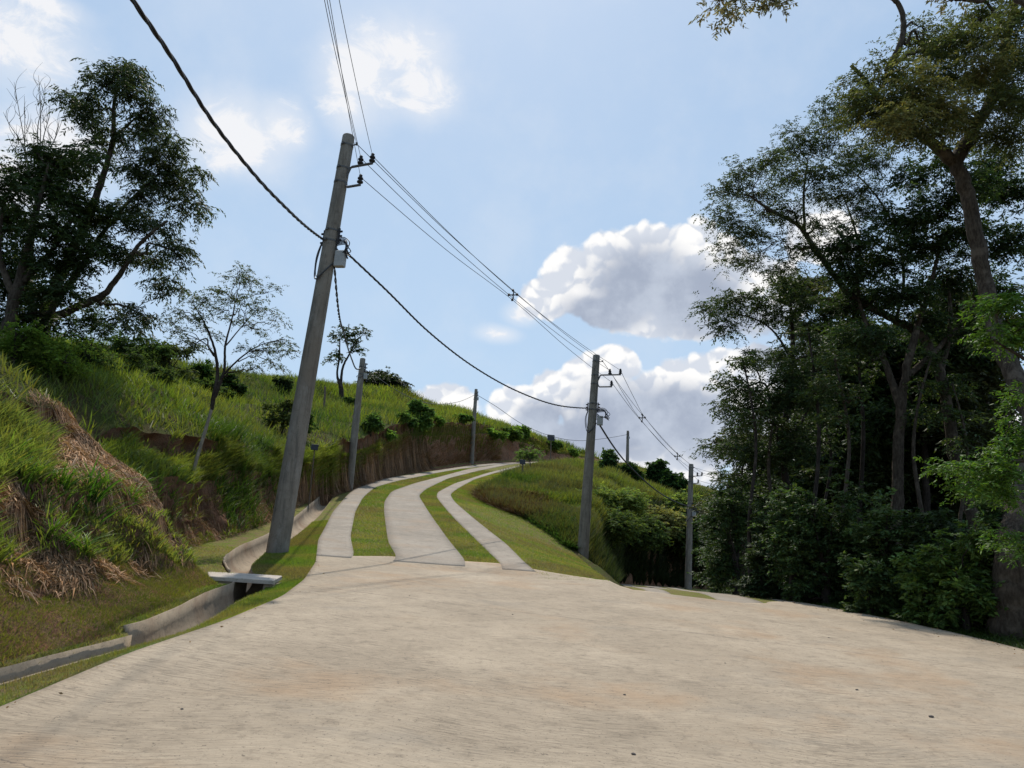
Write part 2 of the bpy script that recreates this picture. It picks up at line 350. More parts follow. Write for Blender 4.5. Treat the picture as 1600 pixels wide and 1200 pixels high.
for k, dx in (('L1', .9), ('L2', 1.65), ('L3', 3.1), ('L4', 3.8)):
    LX[k] = [(-30, 0), (12, LX[k][0][1])]+LX[k]+[(92, 5.2+dx), (100, 9.5+dx), (112, 17+dx), (130, 30+dx)]
LX['L5'] = [(-30, .9), (17, .9)]+LX['L5']+[(92, 8.0+1.6), (100, 9.5+4.6), (112, 17+4.6), (130, 30+4.6)]
LX['L5'] = [p for p in LX['L5'] if not (80 < p[0] < 91.9)]
def smoother(tab, w=2.5):
    a = np.array([tuple(q) for q in tab], float); a = a[np.argsort(a[:, 0], kind='stable')]; ys = np.arange(a[0, 0], a[-1, 0], .2); xs = np.interp(ys, a[:, 0], a[:, 1]); n = int(w/.2)//2*2+1
    k = np.hanning(n+2)[1:-1]; k /= k.sum(); zz = np.convolve(np.pad(xs, n//2, 'edge'), k, 'valid')
    return lambda y: np.interp(y, ys, zz)
fL = {k: smoother(v, 1.2 if k == 'L0' else 4) for k, v in LX.items()}
def L0x(y): return np.where(np.asarray(y) < 22, fL['L0'](y), smoother(LX['L0'], 5)(y))
AR = [(-30, 8.2), (0, 7.9), (9, 7.55), (11.2, 7.43), (12.4, 7.22), (13.7, 6.89), (15.3, 6.5), (16.8, 6.3)]
b5 = [(17, 6.35), (25, 7.6), (45, 10.7), (58, 13.0), (64, 16.5), (68, 21), (72, 28), (78, 38), (90, 55), (112, 80), (130, 110)]
ARx = smoother(AR+b5, 1.)
def line(px3, pre=(), post=()):                             # break line from (px,py,D) points plus explicit (y,x,z)
    return np.array(sorted([tuple(p) for p in pre]+[(p[1], p[0], p[2]) for p in (P(*q) for q in px3)]+[tuple(p) for p in post]))
def pxsurf(pts, off):                                       # lateral edge traced on the road-level surface
    return [(D, x, float(zr(D))+off) for D, x in (solve(a, b, zr, off) for a, b in pts)]
A1 = np.array(sorted([(-30, -4.6, -2.2), (-8, -4.45, -.66), (2, -4.35, .04)]+pxsurf([(133, 1033), (260, 998), (290, 990), (333, 967), (363, 946), (393, 931), (418, 924), (413, 865), (450, 847), (477, 827), (498, 807), (520, 778)], -.1)+[(13.7, -4.12, .85), (14.7, -4.55, .92), (15.8, -4.9, 1.0), (40, -8.15, 4.2), (48, -7.9, 5.5), (54, -6.6, 6.5), (62, -4.7, 7.9), (72, -2.9, 9.5), (82, .6, 11.1), (92, 4.6, 12.6), (100, 8.9, 13.5), (112, 16.4, 14.2), (130, 29.4, 14.7)]))
A1x = smoother([(a, b) for a, b, c in A1], .8)
GWID = lambda y: np.interp(y, [-30, 8.36, 8.38, 11, 14, 20, 30, 36, 44], [.30, .30, .45, .45, .52, .58, .6, .45, .3])
LIPO = lambda y: np.interp(y, [-30, 8.36, 8.38, 12.3, 13.6, 60], [-.12, -.12, -.05, -.05, 0, 0])
A3y = np.array([-30, 10, 12.3, 13.2, 14.3, 15.5, 17.2, 20, 26, 32, 38, 45]); A3o = np.array([.12, .15, .25, .75, 1.35, 1.25, 1.0, .75, .55, .45, .35, .3])
A4 = line([(285, 765, 15.4), (340, 752, 19.2), (400, 745, 22.8), (440, 738, 26.2), (472, 730, 29.5), (500, 720, 32), (540, 717, 37), (575, 702, 43), (607, 690, 49), (660, 680, 58), (710, 680, 67), (762, 680, 76), (800, 686, 84), (840, 697, 92), (913, 713, 108)],
          [(-30, -6.4, .1), (-8, -6.2, 1.5), (4, -6.0, 2.0), (8, -5.6, 2.0), (11, -5.35, 2.05), (12.3, -5.35, 2.05), (13.2, -6.2, 2.2)], [(120, 20, 16.5), (130, 30, 16)])
A6 = line([(330, 690, 20), (400, 700, 25), (470, 700, 31), (542, 692, 38), (600, 670, 47), (637, 660, 54), (675, 655, 61), (725, 660, 70), (770, 668, 79), (800, 677, 87), (860, 693, 97), (905, 708, 109)],
          [(-30, -8.5, 1.2), (-8, -8.2, 2.9), (5, -7.6, 3.0), (8, -7.2, 3.1), (11, -6.85, 3.2), (12.5, -6.95, 3.2), (13.7, -7.9, 3.1), (15.5, -8.1, 3.4)], [(130, 26, 16.5)])
A7 = line([(250, 640, 20), (330, 640, 30), (420, 632, 43), (500, 635, 54), (570, 640, 64), (680, 645, 80), (760, 660, 92), (820, 684, 100), (890, 705, 110)],
          [(-30, -13, 3.2), (-8, -12.5, 5), (5, -11, 5.0), (11, -10, 4.8), (14, -10.5, 4.8)], [(130, 22, 15)])
A8 = line([(180, 548, 36), (300, 572, 46), (400, 594, 57), (470, 602, 64), (560, 608, 73), (640, 619, 83), (700, 642, 91), (760, 657, 97), (800, 674, 102), (860, 692, 108), (905, 712, 113)],
          [(-30, -24, 7), (-8, -22, 8), (11, -19, 7.6), (20, -17.5, 7.4), (28, -18, 7.8)], [(130, 12, 13)])
V_ = line([(955, 911, 16.2), (930, 893, 24), (905, 871, 33), (870, 840, 35), (815, 808, 37.5), (765, 790, 40), (742, 775, 43), (748, 765, 46), (790, 746, 54), (830, 731, 72), (860, 725.5, 90)],
          [(-30, 1.6, -2.1), (14, 1.6, .97)], [(100, 15.2, 13.6), (112, 22.5, 14.2), (130, 36, 14.7)])
M1 = line([(905, 864, 33.6), (885, 815, 38), (860, 795, 42), (845, 768, 47), (862, 748, 56), (880, 735, 68), (895, 727, 80), (905, 724, 92)],
          [(-30, 1.8, -2.1), (14, 1.8, .97), (16.2, 2.5, 1.07), (24, 3.2, 1.3)], [(100, 17, 13.4), (112, 26, 13), (130, 40, 13)])
M2 = line([(915, 870, 34.2), (925, 825, 38.5), (928, 800, 43), (932, 775, 50), (950, 763, 58), (965, 749, 68), (985, 742, 80), (1000, 740, 88)],
          [(-30, 2.0, -2.1), (14, 2.0, .97), (16.2, 2.6, 1.06), (24, 3.4, 1.15)], [(100, 20, 11.6), (112, 30, 10), (130, 45, 9)])
M3 = line([(918, 874, 34.6), (932, 845, 39), (940, 820, 44), (965, 800, 51), (1010, 790, 60), (1050, 777, 70), (1085, 770, 80), (1105, 772, 86)],
          [(-30, 2.2, -2.1), (14, 2.2, .97), (16.2, 2.7, 1.05), (24, 3.55, 1.05)], [(100, 33, 7.5), (112, 45, 6), (130, 60, 5)])
Bb = np.array([(-30, 2.4), (14, 2.4), (16.3, 2.85), (25, 3.95), (34, 5.0), (45, 6.7), (58, 8.7), (63, 11.5), (67, 16), (71, 23), (76, 33), (88, 50), (112, 76), (130, 105)])
RY = np.concatenate([np.arange(-30, 2, 1.), np.arange(2, 21, .14), np.arange(21, 45, .3), np.arange(45, 112, .6), np.arange(112, 131, 2.)])
BX0, BX1 = P(326, 900, 12.5)[0], P(428, 907, 12.5)[0]
def rows():
    y = RY; lin = {}
    def L(a): return smoother(a[:, [0, 1]], 1.6)(y), smoother(a[:, [0, 2]], 1.6)(y)
    z0 = zr(y); zbr = zb(y); a1x = A1x(y); gw = GWID(y); l0 = L0x(y)
    a1x = np.minimum(a1x, l0-.25)
    pit = (y > 12.4) & (y < 13.5); a1x = np.where(pit, BX1-.12, a1x); gw = np.where(pit, BX1-BX0-.30, gw)
    a8 = L(A8); a7 = L(A7); a6 = L(A6); a4 = L(A4); a4 = (a4[0]-np.interp(y, [13.5, 15, 30, 60], [0, 1, 1, .6])*(.25+.9*np.abs(fbm(y*.55, y*0+2, 51, 3))), a4[1]+np.interp(y, [13.5, 15], [0, .22])*fbm(y*.5, y*0+7, 53, 3)); v = L(V_); m1 = L(M1); m2 = L(M2); m3 = L(M3)
    a3x = a1x-gw-np.interp(y, A3y, A3o); a3z = z0+np.interp(y, [-30, 11, 12.5, 20, 45], [.06, .06, -.02, .0, .05])
    a5x = a4[0]-np.interp(y, [-30, 20, 35, 60], [.9, .9, 1.2, 1.6]); a5z = a4[1]+np.interp(y, [-30, 20, 35], [.5, .5, .15])
    bb = smoother(Bb, 2.)(y); bt_h = np.interp(y, [-30, 33, 36, 40, 46, 130], [0, 0, .7, 1.6, 2.6, 3.0]); btx = bb-np.interp(y, [-30, 20, 34, 45], [.1, .1, .5, 1.3])
    br0 = bb+np.interp(y, [-30, 16, 25, 130], [.2, .25, .4, .5]); br1 = ARx(y)
    ramp = np.interp(y, [9, 16], [0, 1])                    # the branch road only leaves the slope after the apron
    zB = zbr
    X = [np.full_like(y, -150), np.full_like(y, -60), a8[0], a7[0], a6[0], a5x, a4[0], a3x, a1x-np.where(pit, gw, gw*1.07), a1x, l0, fL['L5'](y), v[0], m1[0], m2[0], m3[0], btx, bb, br0, br1]
    Z = [a8[1]-8, a8[1]-1.2, a8[1], a7[1], a6[1], a5z, a4[1], a3z+LIPO(y), z0+LIPO(y), z0-.09, z0, np.where(y < 17, z0*(1-ramp*.4)+zB*ramp*.4, z0), v[1], m1[1], m2[1], m3[1], np.minimum(zB+bt_h, m3[1]), zB, zB, zB]
    W = [.6, .6, .45, .45, .3, .2, .16, .04, 0, 0, 0, 0, .03, .25, .35, .3, .25, .02, 0, 0]
    NS = [4, 10, 24, 30, 8, 6, 18, 2, 8, 6, 12, 10, 8, 10, 8, 6, 8, 2, 8]
    ex = [(1.2, -.05, .02, 3), (6, -.5, .25, 6), (20, -2.2, .4, 8), (80, -9, .6, 8), (250, -14, .6, 5)]
    for dx, dz, w, n in ex:
        X.append(br1+dx); Z.append(zB+dz-np.interp(y, [20, 60], [0, .0])); W.append(w); NS.append(n)
    X = np.array(X)
    # keep the hillside lines in order
    for i in range(12, 17): X[i] = np.clip(X[i], X[11]+.04*(i-11), None)
    for i in range(16, 11, -1): X[i] = np.minimum(X[i], X[17]-.04*(17-i))
    for i in range(2, 7): pass
    for i in range(1, len(X)): X[i] = np.maximum(X[i], X[i-1]+.01)
    return X, np.array(Z), W, NS
XL, ZL, WL, NSEG = rows()
SEGN = []; gx = []; gz = []; gw_ = []; face = []
for i, n in enumerate(NSEG):
    t = np.arange(n)/n
    gx.append(XL[i][:, None]*(1-t)+XL[i+1][:, None]*t); zz = ZL[i][:, None]*(1-t)+ZL[i+1][:, None]*t
    w = np.broadcast_to(WL[i]*(1-t)+WL[i+1]*t, zz.shape).copy(); fc = np.zeros_like(zz)
    if i == 8: zz = zz-np.minimum(1, np.sin(np.clip(t, 0, 1)*math.pi)[None]*3)*.95*np.interp(RY, [32, 44], [1, .1])[:, None]
    if i in (4, 6, 16): fc += np.sin(t*math.pi)[None]*np.interp(RY, [33, 40], [0 if i == 16 else 1, 1])[:, None]
    if i == 10: zz = zz-.05*np.minimum(1, np.minimum(t, 1-t)*6)[None]*np.interp(RY, [18.6, 19.6], [0, 1])[:, None]
    gz.append(zz); gw_.append(w); face.append(fc); SEGN += [i]*n
GX = np.concatenate(gx+[XL[-1][:, None]], 1); GZ = np.concatenate(gz+[ZL[-1][:, None]], 1); GW = np.concatenate(gw_+[np.full((len(RY), 1), .6)], 1); FC = np.concatenate(face+[np.zeros((len(RY), 1))], 1)
SEGN = np.array(SEGN); GY = np.broadcast_to(RY[:, None], GX.shape).copy()
far = np.interp(GY, [10, 60], [1, 1.6])
mid_ = np.append((SEGN >= 11) & (SEGN <= 18), False); GW = np.where(mid_[None], GW*np.interp(GY, [16, 20, 32, 38], [0, .12, .15, 1]), GW)
GZ = GZ+GW*(fbm(GX*.35, GY*.35, 3, 3)*1.1*far+fbm(GX*1.3, GY*1.3, 9, 4)*.55)+FC*fbm(GX*2.2, GY*1.1, 5, 4)*.30
GX = GX-FC*.20+np.minimum(FC*(fbm(GY*1.1, GZ*1.4, 21, 5)*.50), .16)+FC*fbm(GY*4.5, GZ*5, 33, 3)*.10+FC*(fbm(GY*3.3, GZ*2.2, 33, 3)*.16)
def ground(x, y):
    x = np.atleast_1d(np.asarray(x, float)); y = np.atleast_1d(np.asarray(y, float)); out = np.zeros_like(x)
    y = np.clip(y, RY[0], RY[-1]-1e-3); idx = np.searchsorted(RY, y, 'right')-1
    order = np.argsort(idx, kind='stable'); bnd = np.searchsorted(idx[order], np.arange(len(RY)))
    for i in np.unique(idx):
        s = order[bnd[i]:(bnd[i+1] if i+1 < len(RY) else len(order))]
        a = np.interp(x[s], GXS[i], GZ[i]); b = np.interp(x[s], GXS[i+1], GZ[i+1]); t = (y[s]-RY[i])/(RY[i+1]-RY[i]); out[s] = a*(1-t)+b*t
    return out
GXS = np.maximum.accumulate(GX, 1)
def zone(x, y):                                             # which band of the break lines a point lies in
    x = np.asarray(x); y = np.asarray(y); out = np.zeros(len(x), int)
    for i in range(len(XL)):
        out += (x > np.interp(y, RY, XL[i])).astype(int)
    return out-1
def g1(x, y): return float(ground([x], [y])[0])
def hit(px, py, Dmin=3., Dmax=128.):
    Ds = np.arange(Dmin, Dmax, .1); d = ray(px, py); g = d[2]*Ds+EYE-ground(d[0]*Ds, Ds); s = np.where(g <= 0)[0]
    D = Ds[s[0]] if len(s) else None
    return None if D is None else np.array([d[0]*D, D, g1(d[0]*D, D)])
def proj(p):
    v = np.asarray(p, float)-np.array([0, 0, EYE]); dd = v @ fw; return 800+F*(v @ RT)/dd, 600-F*(v @ UPV)/dd
def terrain(name, segs, mat, label=None):
    cs = [i for i, s in enumerate(SEGN) if s in segs]; a, b = cs[0], cs[-1]+2
    V = np.stack([GX[:, a:b], GY[:, a:b], GZ[:, a:b]], -1); nr, nc = V.shape[:2]
    i = np.arange(nr-1)[:, None]*nc; j = np.arange(nc-1)[None]; Fq = np.stack([i+j, i+j+1, i+nc+j+1, i+nc+j], -1).reshape(-1, 4)
    o = mesh(name, V.reshape(-1, 3), Fq, mat, smooth=True); return tag(o, kind='structure', label=label)
terrain('hillside', (0, 1, 2, 3), M['hill'], 'grassy hillside rising left of the road')
terrain('hill_scarp', (4,), M['soil'], 'small earth scarp along the hillside terrace')
terrain('hill_terrace', (5,), M['hill'], 'narrow grassy terrace above the cut bank')
terrain('cut_bank', (6,), M['soil'], 'red earth cut bank left of the road')
terrain('bank_foot', (7,), M['lawn'], 'earth at the foot of the bank beside the drain')
terrain('drain_bed', (8,), M['soil'], 'earth bed under the drain channel')
terrain('grass_verge', (9,), M['lawn'], 'mown grass verge between drain and road')
terrain('road_bed', (10,), M['soil'], 'earth bed under the concrete road')
terrain('grass_slope', (11,), M['lawn'], 'mown grass slope right of the upper road')
terrain('hill', (12, 13, 14, 15), M['hill'], 'overgrown hill between the two roads')
terrain('cut_bank', (16,), M['soil'], 'dark cut bank above the branch road')
terrain('ground', (17, 18, 19), M['lawn'], 'ground under and beside the branch road')
terrain('forest_floor', (20, 21, 22, 23), M['floor'], 'forest floor right of the road')
far_ = mesh('ground', [(-3000, -3000, -16), (3000, -3000, -16), (3000, 4000, -16), (-3000, 4000, -16)], np.array([[0, 1, 2, 3]]), M['hill']); tag(far_, 'far ground reaching the horizon', kind='structure')
bk = [(-150, -6), (-60, 1), (60, -4)]

# ------------------------------------------------------------------ concrete road, tracks and the lawn strips between them
def strip(name, ya, yb, xa, xb, lift, mat, nx=6, step=.3, label=None, skirt=.12, wob=0.):
    """sheet between two edges following the ground; ya/yb start and end functions of u"""
    u = np.linspace(0, 1, nx+1); ny = int((np.max(yb(u))-np.min(ya(u)))/step)+1; v = np.linspace(0, 1, ny+1)
    Y = ya(u)[None]*(1-v[:, None])+yb(u)[None]*v[:, None]; U = np.broadcast_to(u, Y.shape)
    X = xa(Y)*(1-U)+xb(Y)*U
    if wob: 
        X = X+np.where(U == 0, 1, 0)*fbm(Y*1.7, Y*0+3, 1, 3)*wob+np.where(U == 1, 1, 0)*fbm(Y*1.7, Y*0+9, 1, 3)*wob
    Z = np.interp(Y, RY, np.interp(RY, RY, zr(RY))) if lift[1] == 'r' else ground(X.ravel(), Y.ravel()).reshape(X.shape)
    Z = Z+lift[0]; V = np.stack([X, Y, Z], -1); nr, nc = Y.shape
    i = np.arange(nr-1)[:, None]*nc; j = np.arange(nc-1)[None]; Fq = np.stack([i+j, i+j+1, i+nc+j+1, i+nc+j], -1).reshape(-1, 4)
    V = V.reshape(-1, 3); B = np.arange(nr*nc).reshape(nr, nc); rim = np.concatenate([B[0], B[1:, -1], B[-1, -2::-1], B[-2:0:-1, 0]])
    if skirt:
        W = V[rim].copy(); W[:, 2] -= skirt; m = len(V); k = np.arange(len(rim)); k2 = (k+1) % len(rim)
        Fq = np.vstack([Fq, np.stack([rim[k2], rim[k], m+k, m+k2], -1)]); V = np.vstack([V, W])
    o = mesh(name, V, Fq, mat, smooth=False); tag(o, label, kind='structure'); return o
def cfun(v): return lambda u: np.full_like(np.asarray(u, float), v)
eu = np.linspace(0, 1, 60)
def y_end(u):                                               # far edge of the apron, across its width
    x = -3.9+u*10.3
    return np.interp(x, [-3.9, -3.2, -2.3, -.7, .1, .8, 3.1, 3.4, 4.3, 5.0, 5.3, 5.9, 6.4], [17.7, 17.7, 18.3, 18.4, 18.5, 17.9, 16.4, 15.7, 14.8, 15.2, 15.7, 16.3, 16.8])
strip('concrete_road', cfun(-20.), y_end, lambda y: L0x(y), lambda y: ARx(y), (.03, 'g'), M['road'], nx=90, step=.25, label='broad brushed concrete junction apron')
ys0 = cfun(17.3); ysE = cfun(120.)
for a, b, nm in (('L0', 'L1', 'left'), ('L2', 'L3', 'middle'), ('L4', 'L5', 'right')):
    fa = L0x if a == 'L0' else fL[a]
    strip('concrete_track', ys0, ysE, fa, fL[b], (.034, 'r'), M['track'], nx=6, step=.35, label='%s concrete wheel track of the upper road' % nm)
for a, b, nm in (('L1', 'L2', 'left'), ('L3', 'L4', 'right')):
    strip('lawn_strip', lambda u, a=a: np.interp(u, [0, 1], [17.7, 18.3] if a == 'L1' else [18.4, 18.5])-.35, ysE, fL[a], fL[b], (.006, 'r'), M['lawn'], nx=5, step=.35, label='%s grass strip between the wheel tracks of the upper road' % nm, skirt=.1)
BE = [3.0, 3.45, 4.3, 5.2, 5.75]
def bx(i):
    x0 = BE[i]; k = [.139, .148, .15, .15, .152][i]
    def f(y):
        base = x0+k*(np.asarray(y, float)-15.6); lim = ARx(y); return np.where(y > 58, lim-(6.4-x0)*.9, np.minimum(base, lim-.1*(6-i)*.6))
    return smoother([(yy, float(f(np.array(yy)))) for yy in np.arange(12, 90, .5)], 3)
bE = cfun(60.)
strip('concrete_track', cfun(14.7), bE, bx(0), bx(1), (.020, 'g'), M['track'], 4, .5, 'left concrete wheel track of the branch road')
strip('concrete_track', cfun(14.4), bE, bx(2), bx(3), (.020, 'g'), M['track'], 4, .5, 'middle concrete wheel track of the branch road')
strip('concrete_track', cfun(15.2), bE, bx(4), ARx, (.020, 'g'), M['track'], 4, .5, 'right concrete wheel track of the branch road')
strip('lawn_strip', cfun(14.6), bE, bx(1), bx(2), (.010, 'g'), M['lawn'], 4, .5, 'left grass strip of the branch road', skirt=0)
strip('lawn_strip', cfun(15.2), bE, bx(3), bx(4), (.010, 'g'), M['lawn'], 4, .5, 'right grass strip of the branch road', skirt=0)

# ------------------------------------------------------------------ drain channel and catch basin
def channel(name, y0, y1, label, flip=1):
    y = np.arange(y0, y1, .12); x1 = np.minimum(A1x(y), L0x(y)-.25); w = GWID(y); z = zr(y)
    jag = fbm(y*3, y*0, 8, 3)*.015
    prof = []; n = 14
    for i in range(n+1): a = math.pi*i/n; prof.append((-math.cos(a)*.5-.5, -math.sin(a)**.75*.40))
    outer = [(-1-.06, .03), (-1.0, .035)]+[(p, q) for p, q in prof[1:-1]]+[(0, -.10), (.03, -.13)]
    V = []
    for k in range(len(y)):
        s = np.array(outer); s[:, 1] += LIPO(y[k])*np.clip(-s[:, 0], 0, 1); V.append(np.stack([x1[k]+jag[k]+s[:, 0]*w[k]*.99, np.full(len(s), y[k]), z[k]+s[:, 1]+.02], -1))
    V = np.array(V); nr, nc = V.shape[:2]; i = np.arange(nr-1)[:, None]*nc; j = np.arange(nc-1)[None]
    Fq = np.stack([i+j, i+j+1, i+nc+j+1, i+nc+j], -1).reshape(-1, 4)
    low = V.copy(); low[..., 2] -= .06; m = nr*nc; Fq2 = Fq[:, ::-1]+m
    B = np.arange(m).reshape(nr, nc); rim = np.concatenate([B[0], B[1:, -1], B[-1, -2::-1], B[-2:0:-1, 0]]); k2 = np.roll(rim, -1)
    Fr = np.stack([k2, rim, rim+m, k2+m], -1)
    o = mesh(name, np.vstack([V.reshape(-1, 3), low.reshape(-1, 3)]), np.vstack([Fq, Fq2, Fr]), M['chan'], smooth=True)
    return tag(o, label, 'drain', 'concrete drain channel lengths')
channel('drain_channel', -9, 8.35, 'nearest length of half round concrete drain, running off the lower left edge')
channel('drain_channel', 8.39, 12.42, 'flared drain length just before the covered catch basin')
channel('drain_channel', 13.46, 43, 'long winding drain length behind the catch basin, passing the tall near pole')
# catch basin with its slab lid
xa_, xb_ = BX0, BX1; sp_ = [P(327, 900, 12.5), P(428, 906.5, 12.5), P(441, 899.5, 13.5), P(324, 892, 13.6)]
zl = float(sp_[1][2]); cbs = empty('catch_basin', ((xa_+xb_)/2, 12.9, zl-.6), 'concrete catch basin with a thin slab lid across the drain', 'drain basin')
def quadslab(mb, pts, th, bev=.010):
    t = np.array(pts); c = t.mean(0); inn = c+(t-c)*(1-bev/.4); lo = t.copy(); lo[:, 2] -= th; top = inn.copy(); mid = t.copy(); mid[:, 2] -= bev
    n = len(t); V = np.vstack([top, mid, lo]); Fs = [tuple(range(n))]
    for r in (0, 1): Fs += [(r*n+i, r*n+n+i, r*n+n+(i+1) % n, r*n+(i+1) % n) for i in range(n)]
    Fs.append(tuple(range(3*n-1, 2*n-1, -1))); mb.add(V, Fs)
m_ = MB(); quadslab(m_, sp_, .065); m_.build('slab_lid', M['slab'], cbs)
zu = zl-.068
xo0 = P(361, 925, 12.55)[0]; xo1 = P(411, 918, 12.55)[0]
def wall(x0, x1, y0, y1, z0, z1): MB().box(((x0+x1)/2, (y0+y1)/2, (z0+z1)/2), (x1-x0, y1-y0, z1-z0), bev=.006).build('wall', M['chan'], cbs)
wall(xa_-.02, xo0, 12.52, 12.62, zl-.9, zu+.02); wall(xo1, xb_-.01, 12.54, 12.64, zl-.9, zu)
wall(xo0-.10, xo0, 12.622, 13.30, zl-1.0, zu+.02); wall(xo1+.02, xo1+.12, 12.642, 13.30, zl-1.0, zu)
w_ = MB(); n = 12; xc0 = float(A1x(13.6))-.29; zc = float(zr(13.5)); rr = .30
A = [(xc0-rr*math.cos(math.pi*i/n), 13.31, zc-.36*math.sin(math.pi*i/n)**.75-.01) for i in range(n+1)]
lw = [(p[0], p[1], zl-1.0) for p in A]; V = np.array(A+lw); V2 = V.copy(); V2[:, 1] += .12; k = len(V); Fs = []
for i in range(n): Fs += [(i, n+1+i, n+2+i, i+1), (k+i, k+i+1, k+n+2+i, k+n+1+i), (i, i+1, k+i+1, k+i)]
w_.add(np.vstack([V, V2]), Fs); w_.box(((xc0+rr+xb_)/2+.02, 13.37, zl-.55), (xb_-xc0-rr+.05, .12, .95)); w_.build('back_wall', M['chan'], cbs)
MB().box(((xa_+xb_)/2, 12.95, zl-.98), (xb_-xa_, 1.0, .06)).build('floor_slab', M['chan'], cbs)

# ------------------------------------------------------------------ poles, fittings and cables
def frame(d):                                               # unit vectors: along the line, and to its right
    d = np.array([d[0], d[1], 0.]); d /= np.linalg.norm(d); return d, np.array([d[1], -d[0], 0.])
def spool(mb, c, s=1.):                                     # dark pin insulator: stacked sheds
    c = np.array(c); prof = [(-.07, .018), (-.05, .02), (-.045, .05), (-.025, .05), (-.015, .028), (.0, .028), (.01, .045), (.03, .045), (.045, .024), (.07, .03), (.085, .012)]
    pts = np.array([c+np.array([0, 0, h*s*1.3]) for h, r in prof]); mb.tube(pts, np.array([r*s for h, r in prof])*1.15, 10)
def pole(name, base, top, rb, rt, line, kind, label, sc=1.):
    base = np.array(base); top = np.array(top); root = empty(name, base, label, 'utility pole', 'concrete utility poles')
    ax = (top-base)/np.linalg.norm(top-base); H = np.linalg.norm(top-base); n = 12
    hs = np.concatenate([[-.6], np.linspace(0, H-.03, 24), [H]]); rs = np.interp(hs, [0, H], [rb, rt]); rs[-1] -= .02
    m = MB(); m.tube(base+ax*hs[:, None], rs, 14 if kind != 'low' else 10); m.build('shaft', M['pole'], root, smooth=True)
    d, r = frame(line); at = lambda h: base+ax*h; R = lambda h: float(np.interp(h, [0, H], [rb, rt])); info = {'root': root}
    def band(h, w=.045):
        m = MB(); m.tube([at(h-w/2), at(h+w/2)], R(h)+.008, 14)
        for s in (-1, 1): m.box(at(h)+d*s*(R(h)+.02), (.05, .05, .06), math.atan2(d[1], d[0])); m.tube([at(h)+d*s*(R(h)+.02)-r*.06, at(h)+d*s*(R(h)+.02)+r*.06], .009, 6)
        m.build('clamp_band', M['steel'], root)
    if kind == 'mv':
        band(H-.30); band(H-.95); band(H-1.35, .04)
        m = MB(); q = at(H-.32)+r*R(H); m.tube([q, q+r*.14+[0, 0, .02]], .018, 6); spt = q+r*.15+np.array([0, 0, .03]); m.box(spt, (.05, .05, .07)); m.build('messenger_bracket', M['steel'], root)
        info['mess'] = spt
        m = MB(); a = at(H-1.08)+r*R(H)*.9; m.tube([a-np.array([0, 0, .12]), a+r*.05, a+r*.10+[0, 0, .12], a+r*.16+[0, 0, .14], a+r*.78*sc+[0, 0, .14]], .034, 7)
        a2 = at(H-1.45)+r*R(H)*.9; m.tube([a2+[0, 0, .10], a2+r*.05, a2+r*.1+[0, 0, -.04], a2+r*.50*sc+[0, 0, -.04]], .034, 7)
        ins = [a+r*.40*sc+[0, 0, .27], a+r*.76*sc+[0, 0, .27], a2+r*.48*sc+[0, 0, .10]]
        m.build('support_arm', M['steel'], root)
        for p in ins: m = MB(); m.tube([np.array(p)-[0, 0, .13], np.array(p)], .012, 6); spool(m, p, 1.35); m.build('insulator', M['insul'], root)
        info['ins'] = [np.array(p)+[0, 0, .07] for p in ins]
        hl = H*.62 if 'hl' not in INFO else INFO['hl']*H
        band(hl+.28); band(hl)
        for s in (-1, 1):
            m = MB(); c = at(hl+.12)+r*s*(R(hl)+.05); m.box(c, (.05, .05, .42))
            for hh in (-.12, 0, .12): m.tube([c+[0, 0, hh]-r*s*.02, c+[0, 0, hh]+r*s*.09], .028, 8)
            m.build('insulator_rack', M['insul'], root)
        m = MB(); c = at(hl-.48)+r*(R(hl)+.17)+d*.06; yaw = math.atan2(r[1], r[0])+.25; m.box(c, (.26, .17, .42), yaw, bev=.015); bo = m.build('junction_box', M['box'], root)
        m = MB(); nrm = np.array([math.cos(yaw-math.pi/2), math.sin(yaw-math.pi/2), 0]); m.box(c+nrm*.088, (.2, .006, .32), yaw); m.build('cover', M['boxw'], bo)
        # bundle of hanging loops
        m = MB(); rg = np.random.default_rng(int(abs(base[0])*10)); c0 = at(hl)+r*R(hl)
        for i in range(7):
            e = c0+r*(.34+.1*rg.random())*sc+d*rg.uniform(-.08, .15)+[0, 0, -.12-.1*i*.6]
            m.tube(spline([c0+[0, 0, .05-.03*i], c0+r*(.14+.03*i)*sc+[0, 0, .10-.04*i]+d*.05, c0+r*(.30)*sc+[0, 0, .03-.05*i]+d*.02, e, c0+r*.24*sc+[0, 0, -.34], c0+[0, 0, -.15-.05*i]], 5), .013, 5)
        m.build('cable_loops', M['rubber'], root)
        m = MB(); c1 = at(hl)-r*R(hl)-d*.1
        lo = at(hl-.95); fr = -d
        m.tube(spline([c1+[0, 0, -.05], c1-r*.10+[0, 0, -.35], lo-r*(R(hl)+.07)+[0, 0, .25]+fr*.1, lo-r*R(hl)*.3+fr*(R(hl)+.05)+[0, 0, -.12], lo+r*R(hl)*.7+fr*(R(hl)+.03)+[0, 0, .05], lo+r*(R(hl)+.04)+[0, 0, .35]], 7), .017, 6)
        m.tube(spline([c1+[0, 0, -.1], c1-r*.06+[0, 0, -.35], lo-r*(R(hl)+.03)+[0, 0, .32]+fr*.12, lo-r*R(hl)*.2+fr*(R(hl)+.06)+[0, 0, -.06], lo+r*(R(hl)+.02)+[0, 0, .35]], 7), .012, 6)
        m.build('slack_cable', M['rubber'], root)
        info['lv'] = at(hl+.02); info['lvr'] = c0+r*.30*sc+np.array([0, 0, -.30]); info['lvl'] = c1+np.array([0, 0, .05])
    else:
        band(H-.45); band(H-.85)
        m = MB(); c = at(H-.5)+r*(R(H)+.05); m.box(c, (.05, .05, .5))
        for hh in (-.2, 0, .2): m.tube([c+[0, 0, hh], c+[0, 0, hh]+r*.10], .032, 8)
